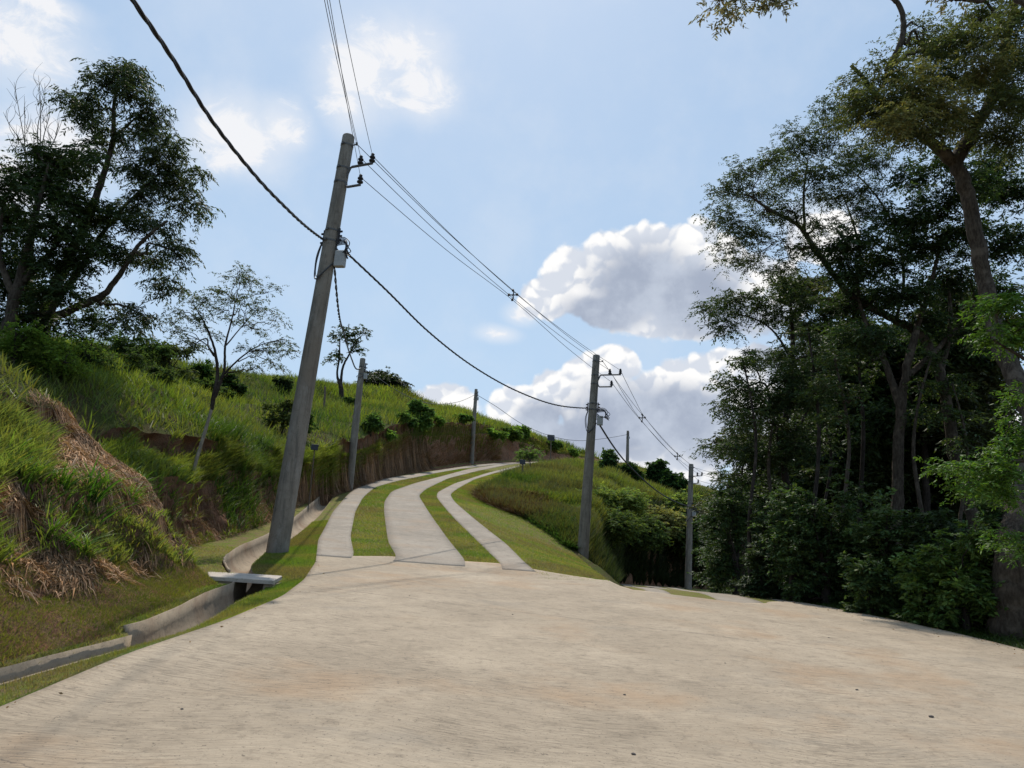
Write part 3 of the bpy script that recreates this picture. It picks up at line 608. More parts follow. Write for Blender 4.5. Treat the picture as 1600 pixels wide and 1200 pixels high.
        m.build('insulator_rack', M['insul'], root)
        m = MB(); m.box(at(H-.95)+r*(R(H)+.10), (.17, .14, .3), math.atan2(r[1], r[0]), bev=.01); m.build('junction_box', M['box'], root)
        m = MB(); m.tube(spline([at(H-.9)-r*R(H), at(H-.95)-r*(R(H)+.06)-d*.05, at(H-1.05)-d*(R(H)+.04), at(H-.85)+r*(R(H)+.05)], 6), .014, 5); m.build('slack_cable', M['rubber'], root)
        info['lv'] = at(H-.5)
    info['H'] = H; info['at'] = at; return info
INFO = {}
def planted(px, py, D, tx, ty, sink=.0):
    b = P(px, py, D); t = P(tx, ty, D); b2 = b.copy(); g = g1(b[0], b[1]); b2[2] = min(g, b[2]+.3) if sink == 0 else g; return b2, t
b1, t1 = planted(433, 863, 18.2, 545, 212); INFO['hl'] = .722
p1 = pole('utility_pole', b1, t1, .25, .155, (8.3, 17), 'mv', 'tallest and nearest concrete utility pole, leaning slightly beside the drain')
b4, t4 = planted(910, 877, 34, 932, 555); INFO['hl'] = .715
p4 = pole('utility_pole', b4, t4, .25, .16, (10, 24), 'mv', 'concrete utility pole at the lower tip of the mown slope, in front of the clouds', 1.35)
b5_, t5 = planted(1075, 917, 58, 1080, 725); INFO['hl'] = .65
p5 = pole('utility_pole', b5_, t5, .26, .17, (1.0, .6), 'mv', 'concrete utility pole at the dark foot of the bank by the trees', 1.3)
b2_, t2 = planted(545, 761, 38.8, 567, 560)
p2 = pole('utility_pole', b2_, t2, .22, .14, (5, 30), 'low', 'short concrete pole at the left edge of the upper road, nearest the tall pole')
b3, t3 = planted(736, 727, 72, 744, 608)
p3 = pole('utility_pole', b3, t3, .24, .15, (20, 28), 'low', 'small far pole standing in front of the red cut bank')
g6 = P(980, 735, 100); t6 = P(981, 673, 100)
p6 = pole('utility_pole', (g6[0], 100, g1(g6[0], 100)), t6, .24, .16, (1, .6), 'low', 'farthest pole on the skyline of the overgrown hill')
def cable(name, pts, r, label, mat='wire', twist=0, strands=3, cat='cable', group=None, n=14):
    c = spline(pts, n)
    if twist:
        # resample evenly, then wind the strands
        s = np.concatenate([[0], np.cumsum(np.linalg.norm(np.diff(c, axis=0), axis=1))]); N = min(int(s[-1]/twist*12), 1200)
        ss = np.linspace(0, s[-1], N); c = np.stack([np.interp(ss, s, c[:, i]) for i in range(3)], -1)
        t = np.gradient(c, axis=0); t /= np.linalg.norm(t, axis=1)[:, None]; a = np.cross(t, [0, 0, 1.]); a /= np.linalg.norm(a, axis=1)[:, None]; b = np.cross(t, a)
        V = []; Fs = []; k = 0
        for i in range(strands):
            ph = ss/twist*2*math.pi+i*2*math.pi/strands; q = c+(a*np.cos(ph)[:, None]+b*np.sin(ph)[:, None])*r*1.05
            v, f = tube_arr(q, np.full(N, r), 6); V.append(v); Fs.append(f+k); k += len(v)
        o = mesh(name, np.vstack(V), np.vstack(Fs), M[mat], smooth=True)
    else:
        v, f = tube_arr(c, np.full(len(c), r), 6); o = mesh(name, v, f, M[mat], smooth=True)
    return tag(o, label, cat, group)
def sag(a, b, s, n=24):
    t = np.linspace(0, 1, n); a = np.array(a); b = np.array(b); p = a+(b-a)*t[:, None]; p[:, 2] -= 4*s*t*(1-t); return p
GW_ = 'bare wires along the pole tops'
# four wires: behind the camera -> near pole -> second -> third pole
names = ['messenger wire at the pole top', 'inner wire on the upper arm', 'outer wire on the upper arm', 'wire on the short lower arm']
topx = [507, 511, 530, 515]
A_ = [p1['mess']]+p1['ins']; B_ = [p4['mess']]+p4['ins']; C_ = [p5['mess']]+p5['ins']
s1 = P(801, 461, 25.2); s2 = P(1003, 653, 45.5); s3 = P(1058, 713, 53.6)
off = [(0, 0, .17), (-.13, 0, 0), (.15, 0, .03), (0, 0, -.17)]
SPC = []
for i in range(4):
    e = P(topx[i], 0, 10.5+.25*i); d = e-A_[i]; beh = e+d/abs(d[1])*18; beh[2] = e[2]+.2
    mid = (A_[i]+e)/2-np.array([0, 0, .05])
    cable('power_wire', [beh, e, mid, A_[i]], .0062, names[i]+' from the frame top to the nearest pole', group=GW_, cat='wire', n=8)
    o_ = np.array(off[i]); q = s1+o_
    m1_ = (A_[i]+q)/2-np.array([0, 0, .10]); m2_ = (q+B_[i])/2-np.array([0, 0, .10])
    cable('power_wire', [A_[i], m1_, q, m2_, B_[i]], .009, names[i]+' between nearest and second poles', group=GW_, cat='wire', n=10)
    q2 = s2+o_*1.25; q3 = s3+o_*1.25
    cable('power_wire', [B_[i], (B_[i]*.5+q2*.5)-np.array([0, 0, .07]), q2, q3, C_[i]], .011, names[i]+' from second pole to pole by trees', group=GW_, cat='wire', n=10)
    e5 = C_[i]+np.array([9, 5, -.5]); cable('power_wire', sag(C_[i], e5, .15, 8), .011, names[i]+' running on right behind the trees', group=GW_, cat='wire', n=4)
for s_, k, lb in ((s1, 1., 'dark cross shaped spacer on the wires against blue sky'), (s2, 1.25, 'cross shaped wire spacer half way down the lower span'), (s3, 1.25, 'cross shaped wire spacer just before the pole by the trees')):
    r_ = empty('wire_spacer', s_, lb, 'spacer', 'spacers on the bare wires')
    m = MB(); 
    for o_ in off: m.tube(spline([s_, s_+np.array(o_)*.5*k+[.03, 0, 0], s_+np.array(o_)*k], 4), .022*k, 6)
    m.build('cross', M['insul'], r_)
    for o_ in off: m = MB(); c = s_+np.array(o_)*k; m.tube([c-np.array([0, .05, .03]), c+np.array([0, .05, .03])], .042*k, 8); m.build('clip', M['insul'], r_)
cable('twisted_cable', [P(-400, -900, 4.5), P(207, 0, 8.0), P(262, 80, 9.0), P(330, 187, 10.5), P(395, 270, 12.1), P(450, 328, 14.2), p1['lvl']], .0165, 'thick black twisted cable from the top left of the frame to the nearest pole', 'rubber', 1.15, 3)
cable('twisted_cable', [p1['lvr'], P(600, 450, 20.0), P(668, 517, 23), P(740, 573, 26.2), P(810, 612, 29.2), P(870, 633, 31.8), p4['lvl']], .015, 'black twisted cable sagging between the nearest pole and the second tall pole', 'rubber', .8, 3)
cable('twisted_cable', [p4['at'](p4['H']*.66)+np.array([.3, 0, -.1]), P(970, 713, 39.5), P(1000, 745, 44), P(1035, 773, 50), P(1060, 786, 55), p5['lvl']], .022, 'black twisted cable from the second tall pole down to the pole by the trees', 'rubber', .6, 3)
cable('twisted_cable', sag(p5['lv'], p5['lv']+np.array([8, 5, -1.6]), .4, 8), .022, 'black twisted cable leaving the pole by the trees to the right', 'rubber', .6, 3)
cable('twisted_cable', [p1['at'](p1['H']*.66)+np.array([.22, -.1, 0]), P(527, 470, 19.5), P(537, 520, 24), P(549, 560, 30), P(558, 577, 35.5), p2['lv']], .016, 'black twisted cable dropping from the nearest pole towards the short pole', 'rubber', .6, 2)
cable('cable', [p2['lv'], P(590, 590, 46), P(625, 613, 53), P(660, 628, 59), P(695, 631, 65), P(722, 626, 69), p3['lv']], .022, 'dark cable sagging from the short pole to the small far pole', 'rubber')
cable('cable', [p3['lv'], P(775, 635, 77), P(815, 662, 82), P(860, 681, 87), P(905, 688.5, 92), P(945, 685, 96), p6['lv']], .026, 'dark cable sagging from the small far pole to the skyline pole', 'rubber')

# ------------------------------------------------------------------ trees
def unit(v): return v/(np.linalg.norm(v, axis=-1, keepdims=True)+1e-9)
def leaves(C, size, asp, colr, rg, droop=.35, flat=.5, dirs=None):
    """one small pointed leaf face at each point of C; colr = base colour"""
    N = len(C); d = rg.normal(size=(N, 3)); d[:, 2] = d[:, 2]*flat-droop; d = unit(d)
    if dirs is not None: d = dirs
    nrm = rg.normal(size=(N, 3))*.55+np.array([0, 0, 1.]); w = unit(np.cross(nrm, d)); s = (size*rg.uniform(.65, 1.35, N))[:, None]
    a = C; b = C+d*s*.45+w*s*asp*.5; c = C+d*s; e = C+d*s*.45-w*s*asp*.5
    V = np.stack([a, b, c, e], 1).reshape(-1, 3); Fq = np.arange(N*4).reshape(-1, 4)
    v = rg.uniform(.9, 2.1, (N, 1)); h = rg.normal(0, .10, (N, 1)); col = np.array(colr)[None]*v*np.concatenate([1+h, np.ones((N, 1)), 1-h], 1)
    return V, Fq, np.repeat(np.clip(col, .002, 1), 4, 0)
def tree(name, base, stems, clusters, label, cat='tree', leaf=(.05, .085, .022), leafsize=.12, asp=.33, dens=1., bark='bark', seed=1, sprayr=.34, r0=.16, twig=1., group=None, flat=.55, droop=.35, twign=6, patch=None, sprays=None, lmat='leaf'):
    """stems: list of [(x,y,z,r)...]; clusters: list of (centre, (rx,ry,rz)[, colour])"""
    rg = np.random.default_rng(seed); root = empty(name, base, label, cat, group)
    nodes = []; TV = []; TF = []; k = 0
    def add(pts, r, n):
        nonlocal k
        v, f = tube_arr(pts, r, n); TV.append(v); TF.append(f+k); k += len(v)
    for st in stems:
        st = np.asarray(st, float); q = spline(st[:, :3], 7); s = np.concatenate([[0], np.cumsum(np.linalg.norm(np.diff(q, axis=0), axis=1))])
        cs = np.concatenate([[0], np.cumsum(np.linalg.norm(np.diff(st[:, :3], axis=0), axis=1))]); r = np.interp(s/s[-1], cs/cs[-1], st[:, 3])
        r = r*(1+.10*(vn(s*2.3, s*0+seed, 4)-.5)); q = q+rg.normal(0, 1, q.shape)*r[:, None]*.10
        add(q, r, 10 if r[0] > .08 else 7); nodes.append(np.column_stack([q, r]))
    nodes = np.concatenate(nodes) if nodes else np.array([[*base, .05]])
    tips = []; cl = [(np.array(c[0]), np.array(c[1]), c[2] if len(c) > 2 else leaf) for c in clusters]
    cl.sort(key=lambda c: np.min(np.linalg.norm(nodes[:, :3]-c[0], axis=1)))
    LV = []; LF = []; LC = []; lk = 0
    for C, R, lc in cl:
        dv = C-nodes[:, :3]; dist = np.linalg.norm(dv, axis=1); cost = dist+np.maximum(0, nodes[:, 2]-C[2]+.1)*1.5+np.where(nodes[:, 3] < .012, 1.0, 0)
        i = int(np.argmin(cost)); a = nodes[i]; L = dist[i]
        mid = a[:3]+dv[i]*.5+rg.normal(0, .10, 3)*L+np.array([0, 0, .06*L]); q1 = a[:3]+dv[i]*.22+rg.normal(0, .05, 3)*L
        q = spline([a[:3], q1, mid, C-dv[i]*.12+rg.normal(0, .03, 3)*L, C], 4); ra = min(a[3]*.75, .016+.022*L+.012*R.mean()); r = np.linspace(ra, max(.007, ra*.3), len(q))
        q[1:-1] += rg.normal(0, .018*max(L, .3), q[1:-1].shape)
        add(q, r, 6); nodes = np.vstack([nodes, np.column_stack([q, r])[3:]])
        vol = R[0]*R[1]*R[2]; nt = int(np.clip(twign*(R.prod()**(1/3)/.5)**1.3*2.2, 5, 60))
        u = unit(rg.normal(size=(nt, 3))*np.array([1, 1, .8]))*rg.uniform(.3, 1.18, (nt, 1))**.7; T_ = C+u*R
        for t in T_:
            j = rg.integers(len(q)//2, len(q)); m = (q[j]+t)/2+rg.normal(0, .08, 3)*np.linalg.norm(t-q[j])
            if twig > .01: add(spline([q[j], m, t], 3), np.linspace(min(r[j]*.6, .013)*twig, .003, 7), 4)
        ns = int(nt*1.0)
        per = max(8, (sprays or 46)*dens); K = 7; nf = max(1, int(round(per/(2*K)))); sp = np.concatenate([T_, T_*.6+C*.4, (T_+q[rg.integers(len(q)//2, len(q), nt)])/2])
        S = np.repeat(sp, nf, 0); S = S+rg.normal(size=S.shape)*np.array([1, 1, .6])*sprayr*.42
        out_ = unit(S-C+rg.normal(size=S.shape)*R.mean()*.8); out_[:, 2] = out_[:, 2]*.4+rg.uniform(-.15, .35, len(S)); dr = unit(out_); Lf = sprayr*rg.uniform(.55, 1.25, (len(S), 1))
        tt = np.linspace(.12, 1, K); pos = S[:, None]+dr[:, None]*(Lf*tt[None])[..., None]; pos[..., 2] -= (.25+.45*droop)*Lf*tt[None]**2
        side = unit(np.cross(dr, [0, 0, 1.])+rg.normal(0, .15, dr.shape)); cc = []; dd = []
        for sg in (-1, 1):
            cc.append(pos+rg.normal(0, .010, pos.shape)); dd.append(unit(side[:, None]*sg*.9+dr[:, None]*.5+np.array([0, 0, -.25-.5*droop])+rg.normal(0, .28, pos.shape)))
        cc = np.stack(cc, 2).reshape(-1, 3); dd = np.stack(dd, 2).reshape(-1, 3); v, f, c = leaves(cc, np.full(len(cc), leafsize), asp, lc, rg, dirs=dd); sp = S; per = 2*K
        tint = np.repeat(rg.uniform(.75, 1.25, len(sp)), per*4)[:, None]; LV.append(v); LF.append(f+lk); LC.append(c*tint); lk += len(v)
    mesh('trunk', np.vstack(TV), np.vstack(TF), M[bark], root, smooth=True)
    if LV: mesh('crown', np.vstack(LV), np.vstack(LF), M[lmat], root, col=np.vstack(LC))
    global NLEAF; NLEAF += lk//4
    return root
NLEAF = 0
KD = lambda py: 1.                                          # how much deeper than noted a tree of the wood stands
def cp(lst, D, jit=.6, seed=1, depth=None, col=None):       # (px,py,rx,ry[,dD]) in photo pixels -> crown clusters at depth D
    rg = np.random.default_rng(seed); out = []
    for q in lst:
        d = D*KD(q[1])+(q[4] if len(q) > 4 else rg.uniform(-jit, jit)); c = P(q[0], q[1], d); rx = q[2]*d/F*1.12; rz = q[3]*d/F*1.28
        o = (c, (rx, max(rx*.8, .25) if depth is None else depth, rz))
        out.append(o if col is None else o+(col,))
    return out
def st(lst):                                                # (px,py,D,r) -> stem points
    return [(*P(a, b, D*KD(b)), r*KD(b)) for a, b, D, r in lst]
def gp(x, y, dz=0): return (x, y, g1(x, y)+dz)
def pxg(px, D):                                          # ground point under photo column px at depth D
    py = 800.
    for _ in range(6):
        x = ray(px, py)[0]*D; z = g1(x, D); py = proj([x, D, z])[1]
    return np.array([x, D, z])

DG = (.030, .052, .016); MG = (.050, .085, .020); OL = (.095, .090, .035); LG = (.10, .17, .025); BR = (.07, .075, .03); GY_ = (.075, .10, .055)
# --- left side
b_ = pxg(62, 20.5)
tree('tall_tree', b_, [[(b_[0], b_[1], b_[2]-.3, .24)]+st([(70, 500, 20.5, .2), (100, 420, 20.4, .15), (140, 335, 20.3, .11), (163, 270, 20.3, .085), (176, 222, 20.2, .065), (178, 165, 20.2, .05), (186, 112, 20.2, .025)]),
    st([(72, 502, 20.5, .12), (120, 480, 20.2, .10), (162, 460, 20, .085), (190, 424, 19.8, .07), (215, 385, 19.6, .05), (262, 345, 19.4, .03)]),
    st([(80, 480, 20.5, .1), (125, 420, 20.4, .08), (160, 365, 20.4, .06), (205, 312, 20.4, .045), (250, 270, 20.3, .03)]),
    st([(176, 222, 20.2, .04), (205, 190, 20.1, .03), (240, 170, 20, .02)])],
    cp([(190, 112, 32, 20), (155, 125, 28, 20), (118, 155, 26, 16), (150, 165, 28, 18), (205, 150, 34, 22), (245, 180, 24, 20), (130, 188, 22, 14), (178, 200, 24, 16), (225, 205, 34, 24), (265, 225, 22, 22), (238, 245, 34, 22), (275, 265, 20, 18), (205, 262, 22, 12), (250, 285, 34, 16), (285, 290, 20, 14), (285, 322, 24, 15), (228, 300, 26, 14), (160, 228, 18, 10), (200, 330, 30, 16), (240, 350, 36, 20), (278, 390, 26, 20), (245, 405, 28, 16), (262, 440, 22, 14), (195, 395, 22, 12), (205, 110, 16, 12), (222, 130, 18, 14),
        (218, 492, 24, 12), (160, 468, 12, 7), (190, 500, 14, 8), (310, 320, 14, 12), (305, 268, 10, 12), (130, 235, 14, 8)], 20.2, .8, 3), 'tall dark tree with drooping leaves, highest on the left hillside', leaf=(.028, .040, .018), leafsize=.125, asp=.27, dens=.85, seed=5, sprayr=.32, droop=.95, flat=.5, twign=6)
b_ = pxg(5, 19)
tree('dense_tree', b_, [[(b_[0], b_[1], b_[2]-.3, .2)]+st([(20, 480, 19, .15), (40, 400, 19, .1), (60, 320, 19, .06), (75, 260, 19, .03)]), st([(25, 470, 19, .1), (0, 400, 18.8, .07), (5, 320, 18.8, .04)]), st([(35, 440, 19, .08), (90, 380, 19.2, .06), (125, 320, 19.3, .03)])],
    cp([(85, 250, 34, 18), (45, 268, 36, 22), (118, 275, 26, 18), (15, 295, 30, 24), (72, 300, 40, 26), (125, 315, 32, 22), (28, 345, 40, 28), (90, 355, 42, 28), (145, 350, 28, 20), (170, 335, 20, 14), (15, 400, 36, 28), (75, 410, 42, 28), (130, 400, 30, 22), (165, 385, 24, 14), (40, 455, 40, 24), (95, 455, 30, 20), (0, 345, 30, 30), (10, 440, 30, 24), (145, 250, 18, 12), (60, 235, 18, 10), (60, 500, 36, 18), (10, 500, 30, 20)], 19.2, 1.1, 4), 'broad dense dark tree at the left edge of the frame', leaf=(.026, .042, .016), leafsize=.12, asp=.32, dens=1.3, seed=6, sprayr=.36, twign=7)
b_ = pxg(60, 21.5)
def bare(px0, pts, seed): return None
rg = np.random.default_rng(3); stems = [[(b_[0], b_[1], b_[2], .09)]+st([(48, 420, 21.5, .07), (55, 330, 21.5, .055), (62, 250, 21.5, .04)])]
for e in ((5, 175), (22, 128), (38, 150), (60, 118), (78, 160), (92, 196), (98, 185), (12, 210), (50, 190), (70, 130), (25, 250), (88, 235)):
    a = (50+rg.uniform(-6, 12), rg.uniform(240, 330)); stems.append(st([(a[0], a[1], 21.5, .022), ((a[0]*.6+e[0]*.4)+rg.uniform(-6, 6), a[1]*.55+e[1]*.45, 21.5, .014), ((a[0]*.2+e[0]*.8)+rg.uniform(-3, 3), a[1]*.2+e[1]*.8, 21.6, .009), (e[0], e[1], 21.6, .004)]))
    for q in range(7): 
        t = rg.uniform(.35, .95); s_ = (a[0]*(1-t)+e[0]*t, a[1]*(1-t)+e[1]*t); stems.append(st([(s_[0], s_[1], 21.5, .008), (s_[0]+rg.uniform(-10, 10), s_[1]-rg.uniform(8, 20), 21.5, .005), (s_[0]+rg.uniform(-20, 20), s_[1]-rg.uniform(20, 38), 21.6, .002)]))
tree('bare_tree', b_, stems, [], 'leafless grey tree with thin upright twigs behind the dense left tree', bark='bark_pale', seed=8)
# small open tree on the near bank
b_ = hit(302, 752, 12); DT = float(b_[1]); print('small tree at', b_)
sm_ = [st([(331, 640, DT, .042), (333, 625, DT, .055), (340, 585, DT, .045), (335, 545, DT, .03), (322, 510, DT, .022), (305, 480, DT-.1, .012)]),
    st([(334, 622, DT, .045), (350, 580, DT, .034), (352, 540, DT, .026), (362, 500, DT, .018), (372, 450, DT, .010)]),
    st([(350, 585, DT, .026), (375, 560, DT, .02), (405, 540, DT, .012), (445, 530, DT+.2, .007)]), st([(338, 560, DT, .02), (318, 535, DT, .014), (290, 522, DT-.2, .009), (265, 515, DT-.3, .006)]), st([(353, 540, DT, .018), (378, 510, DT, .013), (405, 480, DT, .008)])]
sm_r = tree('small_tree', b_, sm_, cp([(370, 432, 24, 9), (395, 440, 26, 10), (420, 455, 18, 9), (350, 455, 24, 9), (320, 465, 24, 10), (295, 470, 22, 10), (275, 490, 18, 9), (380, 465, 24, 9), (410, 480, 26, 10), (430, 500, 20, 9), (345, 485, 24, 9), (310, 500, 24, 9), (280, 515, 20, 8), (375, 500, 24, 9), (405, 515, 24, 8), (440, 530, 20, 8), (420, 545, 24, 7), (450, 550, 12, 6), (330, 520, 20, 8), (300, 535, 16, 6), (395, 545, 20, 7), (375, 422, 14, 6), (430, 570, 16, 5), (395, 575, 14, 5), (360, 470, 20, 8), (265, 505, 10, 6)], DT, .9, 5),
    'small open crowned tree with a pale lower stem on the near bank', leaf=(.040, .055, .026), leafsize=.055, asp=.42, dens=.75, seed=9, sprayr=.2, twign=6, bark='bark_dark', sprays=30)
mm_ = MB(); q_ = spline([b_-np.array([0, 0, .2]), P(303, 735, DT), P(314, 695, DT), P(326, 655, DT), P(331, 638, DT)], 5); mm_.tube(q_, np.linspace(.045, .038, len(q_)), 9); mm_.build('lower_stem', M['stem'], sm_r, smooth=True)['label'] = 'pale wrapped lower stem'
h = hit(533, 628, 30); b_ = h if h is not None else pxg(533, 55); D = b_[1]
tree('slender_tree', b_, [[(*b_-[0, 0, .3], .22)]+st([(533, 605, D, .20), (527, 588, D, .09), (530, 560, D, .08), (531, 530, D, .04)]), st([(533, 603, D, .13), (537, 570, D, .09), (545, 555, D, .07), (560, 530, D, .045), (572, 518, D, .02)]), st([(545, 555, D, .06), (552, 540, D, .05), (540, 520, D, .03)])],
    cp([(530, 520, 11, 5), (545, 516, 12, 5), (538, 528, 10, 5), (556, 522, 8, 3), (520, 558, 9, 4), (528, 553, 8, 4), (566, 518, 7, 3), (560, 546, 6, 3), (552, 532, 6, 3)], D, 1, 6), 'slender forked tree standing alone on the hill above the short pole', leaf=(.03, .045, .018), leafsize=.26, asp=.4, dens=.42, seed=10, sprayr=.5, twign=3, bark='bark_dark')
b_ = pxg(598, 84); D = 84
b_[2] = P(600, 616, D)[2]-1
tree('umbrella_tree', b_, [[(*b_, .3)]+st([(600, 612, D, .25), (598, 600, D, .18), (590, 593, D, .1)]), st([(600, 610, D, .2), (608, 598, D, .12), (615, 593, D, .08)]), st([(580, 612, D, .15), (578, 600, D, .1), (576, 594, D, .06)])],
    cp([(575, 592, 8, 3), (588, 588, 10, 3.5), (602, 589, 11, 4), (614, 593, 9, 4), (622, 600, 8, 4), (624, 608, 6, 3), (596, 594, 8, 3), (611, 601, 7, 3), (572, 600, 5, 2.5), (583, 597, 7, 2.5)], D, 2, 7), 'flat topped dark tree on the skyline behind the short pole', leaf=(.026, .036, .018), leafsize=.30, asp=.5, dens=.8, seed=12, sprayr=.7, twign=4, bark='bark_dark')
# --- bushes: dome shaped, many thin stems
def bush(px, py, w, h, label, leaf=(.045, .085, .022), D=None, lsz=None, dens=1., seed=1, n=None, name='bush', stem=True, tall=0., group=None, cat='bush'):
    q = hit(px, py, 12) if D is None else pxg(px, D)
    if q is None: q = pxg(px, 60)
    D = q[1]; rg = np.random.default_rng(seed*13+5); W = w*D/F/2; H = h*D/F; n = n or 9; cl = []
    for i in range(n):
        a = rg.uniform(0, 6.28); rr = math.sqrt(rg.uniform(0, 1))*.80; z = rg.uniform(.08+tall, .9)*math.sqrt(max(.05, 1-rr*rr*.9)); s = rg.uniform(.20, .50)
        cl.append((q+np.array([math.cos(a)*rr*W, math.sin(a)*rr*W*.8, z*H]), (W*s*1.1, W*s, H*s*.62)))
    lsz = lsz*.75 if lsz else float(np.clip(D*.0040, .05, .34))
    st_ = [[(*(q-[0, 0, .2]), .03+.02*H), (q[0]+rg.uniform(-.1, .1)*W, q[1], q[2]+H*.2, .025+.01*H), (q[0]+rg.uniform(-.3, .3)*W, q[1]+rg.uniform(-.2, .2)*W, q[2]+H*.5, .015)] for i in range(3)]
    per = 40*dens
    return tree(name, q, st_, cl, label, cat, leaf=leaf, leafsize=lsz, asp=.42, dens=dens*.8, seed=seed, sprayr=max(.14, W*.26), twign=5, bark='bark_dark', sprays=46, group=group, droop=.1, lmat='leaf' if name == 'shrub' else 'bleaf')
G1 = 'dark bushes along the left hill'
bush(75, 590, 110, 100, 'tall yellow green bush under the dense tree at the left edge', (.085, .13, .025), D=16, seed=21, n=14, dens=1.2)
bush(20, 600, 80, 110, 'yellow green bush cut by the left edge of the frame', (.075, .12, .022), D=15.5, seed=22, n=10)
bush(130, 600, 110, 120, 'dark rounded bush right under the tall left tree', (.035, .06, .022), D=21, seed=23, n=16, dens=1.2, group=G1)
bush(185, 600, 80, 60, 'mid green bush right of the dark rounded bush', (.040, .062, .022), D=24, seed=24, n=12, group=G1)
for i, (px, D_, w, h, c, lb) in enumerate([(215, 33, 90, 60, (.040, .066, .024), 'olive bush left of the brownish bush on the left skyline'), (268, 36, 80, 62, (.052, .066, .028), 'brownish green bush on the left skyline'), (315, 38, 40, 42, (.030, .062, .018), 'small dark bush just left of the small open tree'), (240, 28, 60, 40, (.040, .06, .024), 'low dull bush in front of the brownish skyline bush'), (363, 40, 44, 40, (.028, .052, .018), 'dark bush seen through the stems of the small open tree'), (437, 52, 32, 36, (.04, .06, .028), 'spiky bush on the skyline left of the tall pole'),
        (548, 56, 34, 30, (.026, .048, .017), 'dark bush at the foot of the slender forked tree'), (330, 36, 60, 34, (.042, .066, .022), 'low bush behind the small open tree')]):
    bush(px, 0, w, h, lb, c, D=D_, seed=30+i, group=G1 if i != 5 else None, n=9)
bush(440, 680, 62, 82, 'loose brown green bush tree half hidden behind the tall pole', (.06, .075, .028), seed=41, n=9, tall=.25, dens=.6, name='bush_tree')
bush(470, 690, 40, 60, 'small leafy bush right of the tall pole', (.045, .08, .024), seed=42, n=7, dens=.7)
bush(578, 690, 34, 30, 'dark round bush right of the short pole', (.055, .095, .03), seed=43)
bush(657, 672, 38, 56, 'leafy bush tree standing out above the red cut bank', (.08, .135, .04), seed=44, n=11, name='bush_tree')
bush(640, 678, 28, 18, 'low dark bush left of the leafy bush tree on the terrace', (.06, .10, .032), seed=45, n=6)
for i, (px, py, w, h, lb) in enumerate([(605, 689, 26, 18, 'small tuft on the terrace nearest the short pole'), (627, 676, 22, 18, 'second small tuft on the terrace from the short pole'), (683, 668, 26, 16, 'tuft right of the leafy bush tree'), (722, 668, 26, 20, 'tuft on the terrace left of the small far pole'), (765, 680, 34, 18, 'dark tuft right of the small far pole'), (795, 685, 40, 24, 'dark bush on the far terrace above the sapling'), (813, 682, 22, 34, 'pale bush rising on the far skyline above the sapling'), (862, 700, 26, 16, 'low bush near the far end of the terrace'), (893, 711, 22, 16, 'last low bush before the terrace meets the skyline')]):
    bush(px, py, w*1.0, h*.62, lb, (.07, .115, .032) if i % 2 else (.09, .15, .038), seed=50+i, n=9, group='tufts and bushes along the terrace')
# between the two roads
q = pxg(826, 66); q[2] = g1(q[0], q[1]); D = 62; b_ = pxg(828, 62)
tree('sapling', b_, [[(*b_, .07)]+st([(828, 722, D, .05), (822, 708, D, .035)]), st([(828, 722, D, .04), (833, 708, D, .03)])], cp([(818, 706, 9, 4), (830, 703, 10, 4), (838, 708, 7, 4), (825, 712, 8, 4), (815, 714, 6, 3), (832, 714, 6, 3)], D, .5, 9), 'sapling at the crest of the upper road beside a short post', leaf=(.08, .13, .04), leafsize=.16, dens=.6, sprayr=.35, twign=3, seed=61, lmat='bleaf')
for i, (px, D_, w, h, c, lb) in enumerate([(948, 72, 34, 50, (.05, .085, .035), 'pale feathery bush on the crest right of the second tall pole'), (1030, 76, 38, 46, (.026, .052, .018), 'dark upright bush on the skyline of the middle hill'), (1052, 74, 34, 40, (.03, .06, .02), 'dark bush just right of the upright skyline bush'), (985, 72, 40, 30, (.035, .065, .02), 'low bush between the two skyline bushes of the middle hill')]):
    bush(px, 0, w, h, lb, c, D=D_, seed=70+i, n=9, dens=1.)
mh = [(905, 800, 60, 34), (880, 775, 50, 28), (925, 770, 60, 34), (960, 800, 70, 44), (1000, 790, 60, 36), (1010, 830, 70, 50), (950, 840, 70, 46), (1050, 810, 60, 40), (1045, 850, 70, 54), (1110, 800, 60, 44), (1120, 850, 80, 60), (985, 870, 70, 50), (1080, 880, 70, 50), (870, 745, 50, 26), (925, 880, 50, 44), (885, 840, 40, 30), (850, 800, 30, 18)]
mw = ['straw tipped weed bush high on the nose of the middle hill', 'low weed bush left of the second tall pole, near the crest', 'weed bush just behind the second tall pole', 'broad olive bush right of the second tall pole', 'brownish bush in the middle of the middle hill', 'large bush below the brownish bush on the hill', 'dark bush at right of the foot of the second tall pole', 'bush left of the pole by the trees, upper one', 'bush left of the pole by the trees, lower one', 'bush right of the pole by the trees, upper one', 'bush right of the pole by the trees, lower one', 'shaded bush low on the middle hill', 'shaded bush at the foot of the bank left of the pole by the trees', 'flat weed bush under the crest of the middle hill', 'shaded bush just right of the base of the second tall pole', 'weed bush left of the base of the second tall pole', 'small weed bush beside the straw of the hill nose']
mh, mw = zip(*[(a, b) for a, b in zip(mh, mw) if a[1] >= 798 and a[0] > 940 and a[:2] != (1110, 800)])
for i, (px, py, w, h) in enumerate(mh):
    q_ = hit(px, py, 30)
    if q_ is not None: bush(px, 0, w*1.35, h*.9, mw[i], [(.11, .145, .045), (.14, .14, .06), (.09, .135, .04)][i % 3] if py < 835 else (.06, .085, .03), D=float(q_[1]), seed=140+i, n=20, dens=.9, group='weed bushes on the middle hill', name='weed_bush')
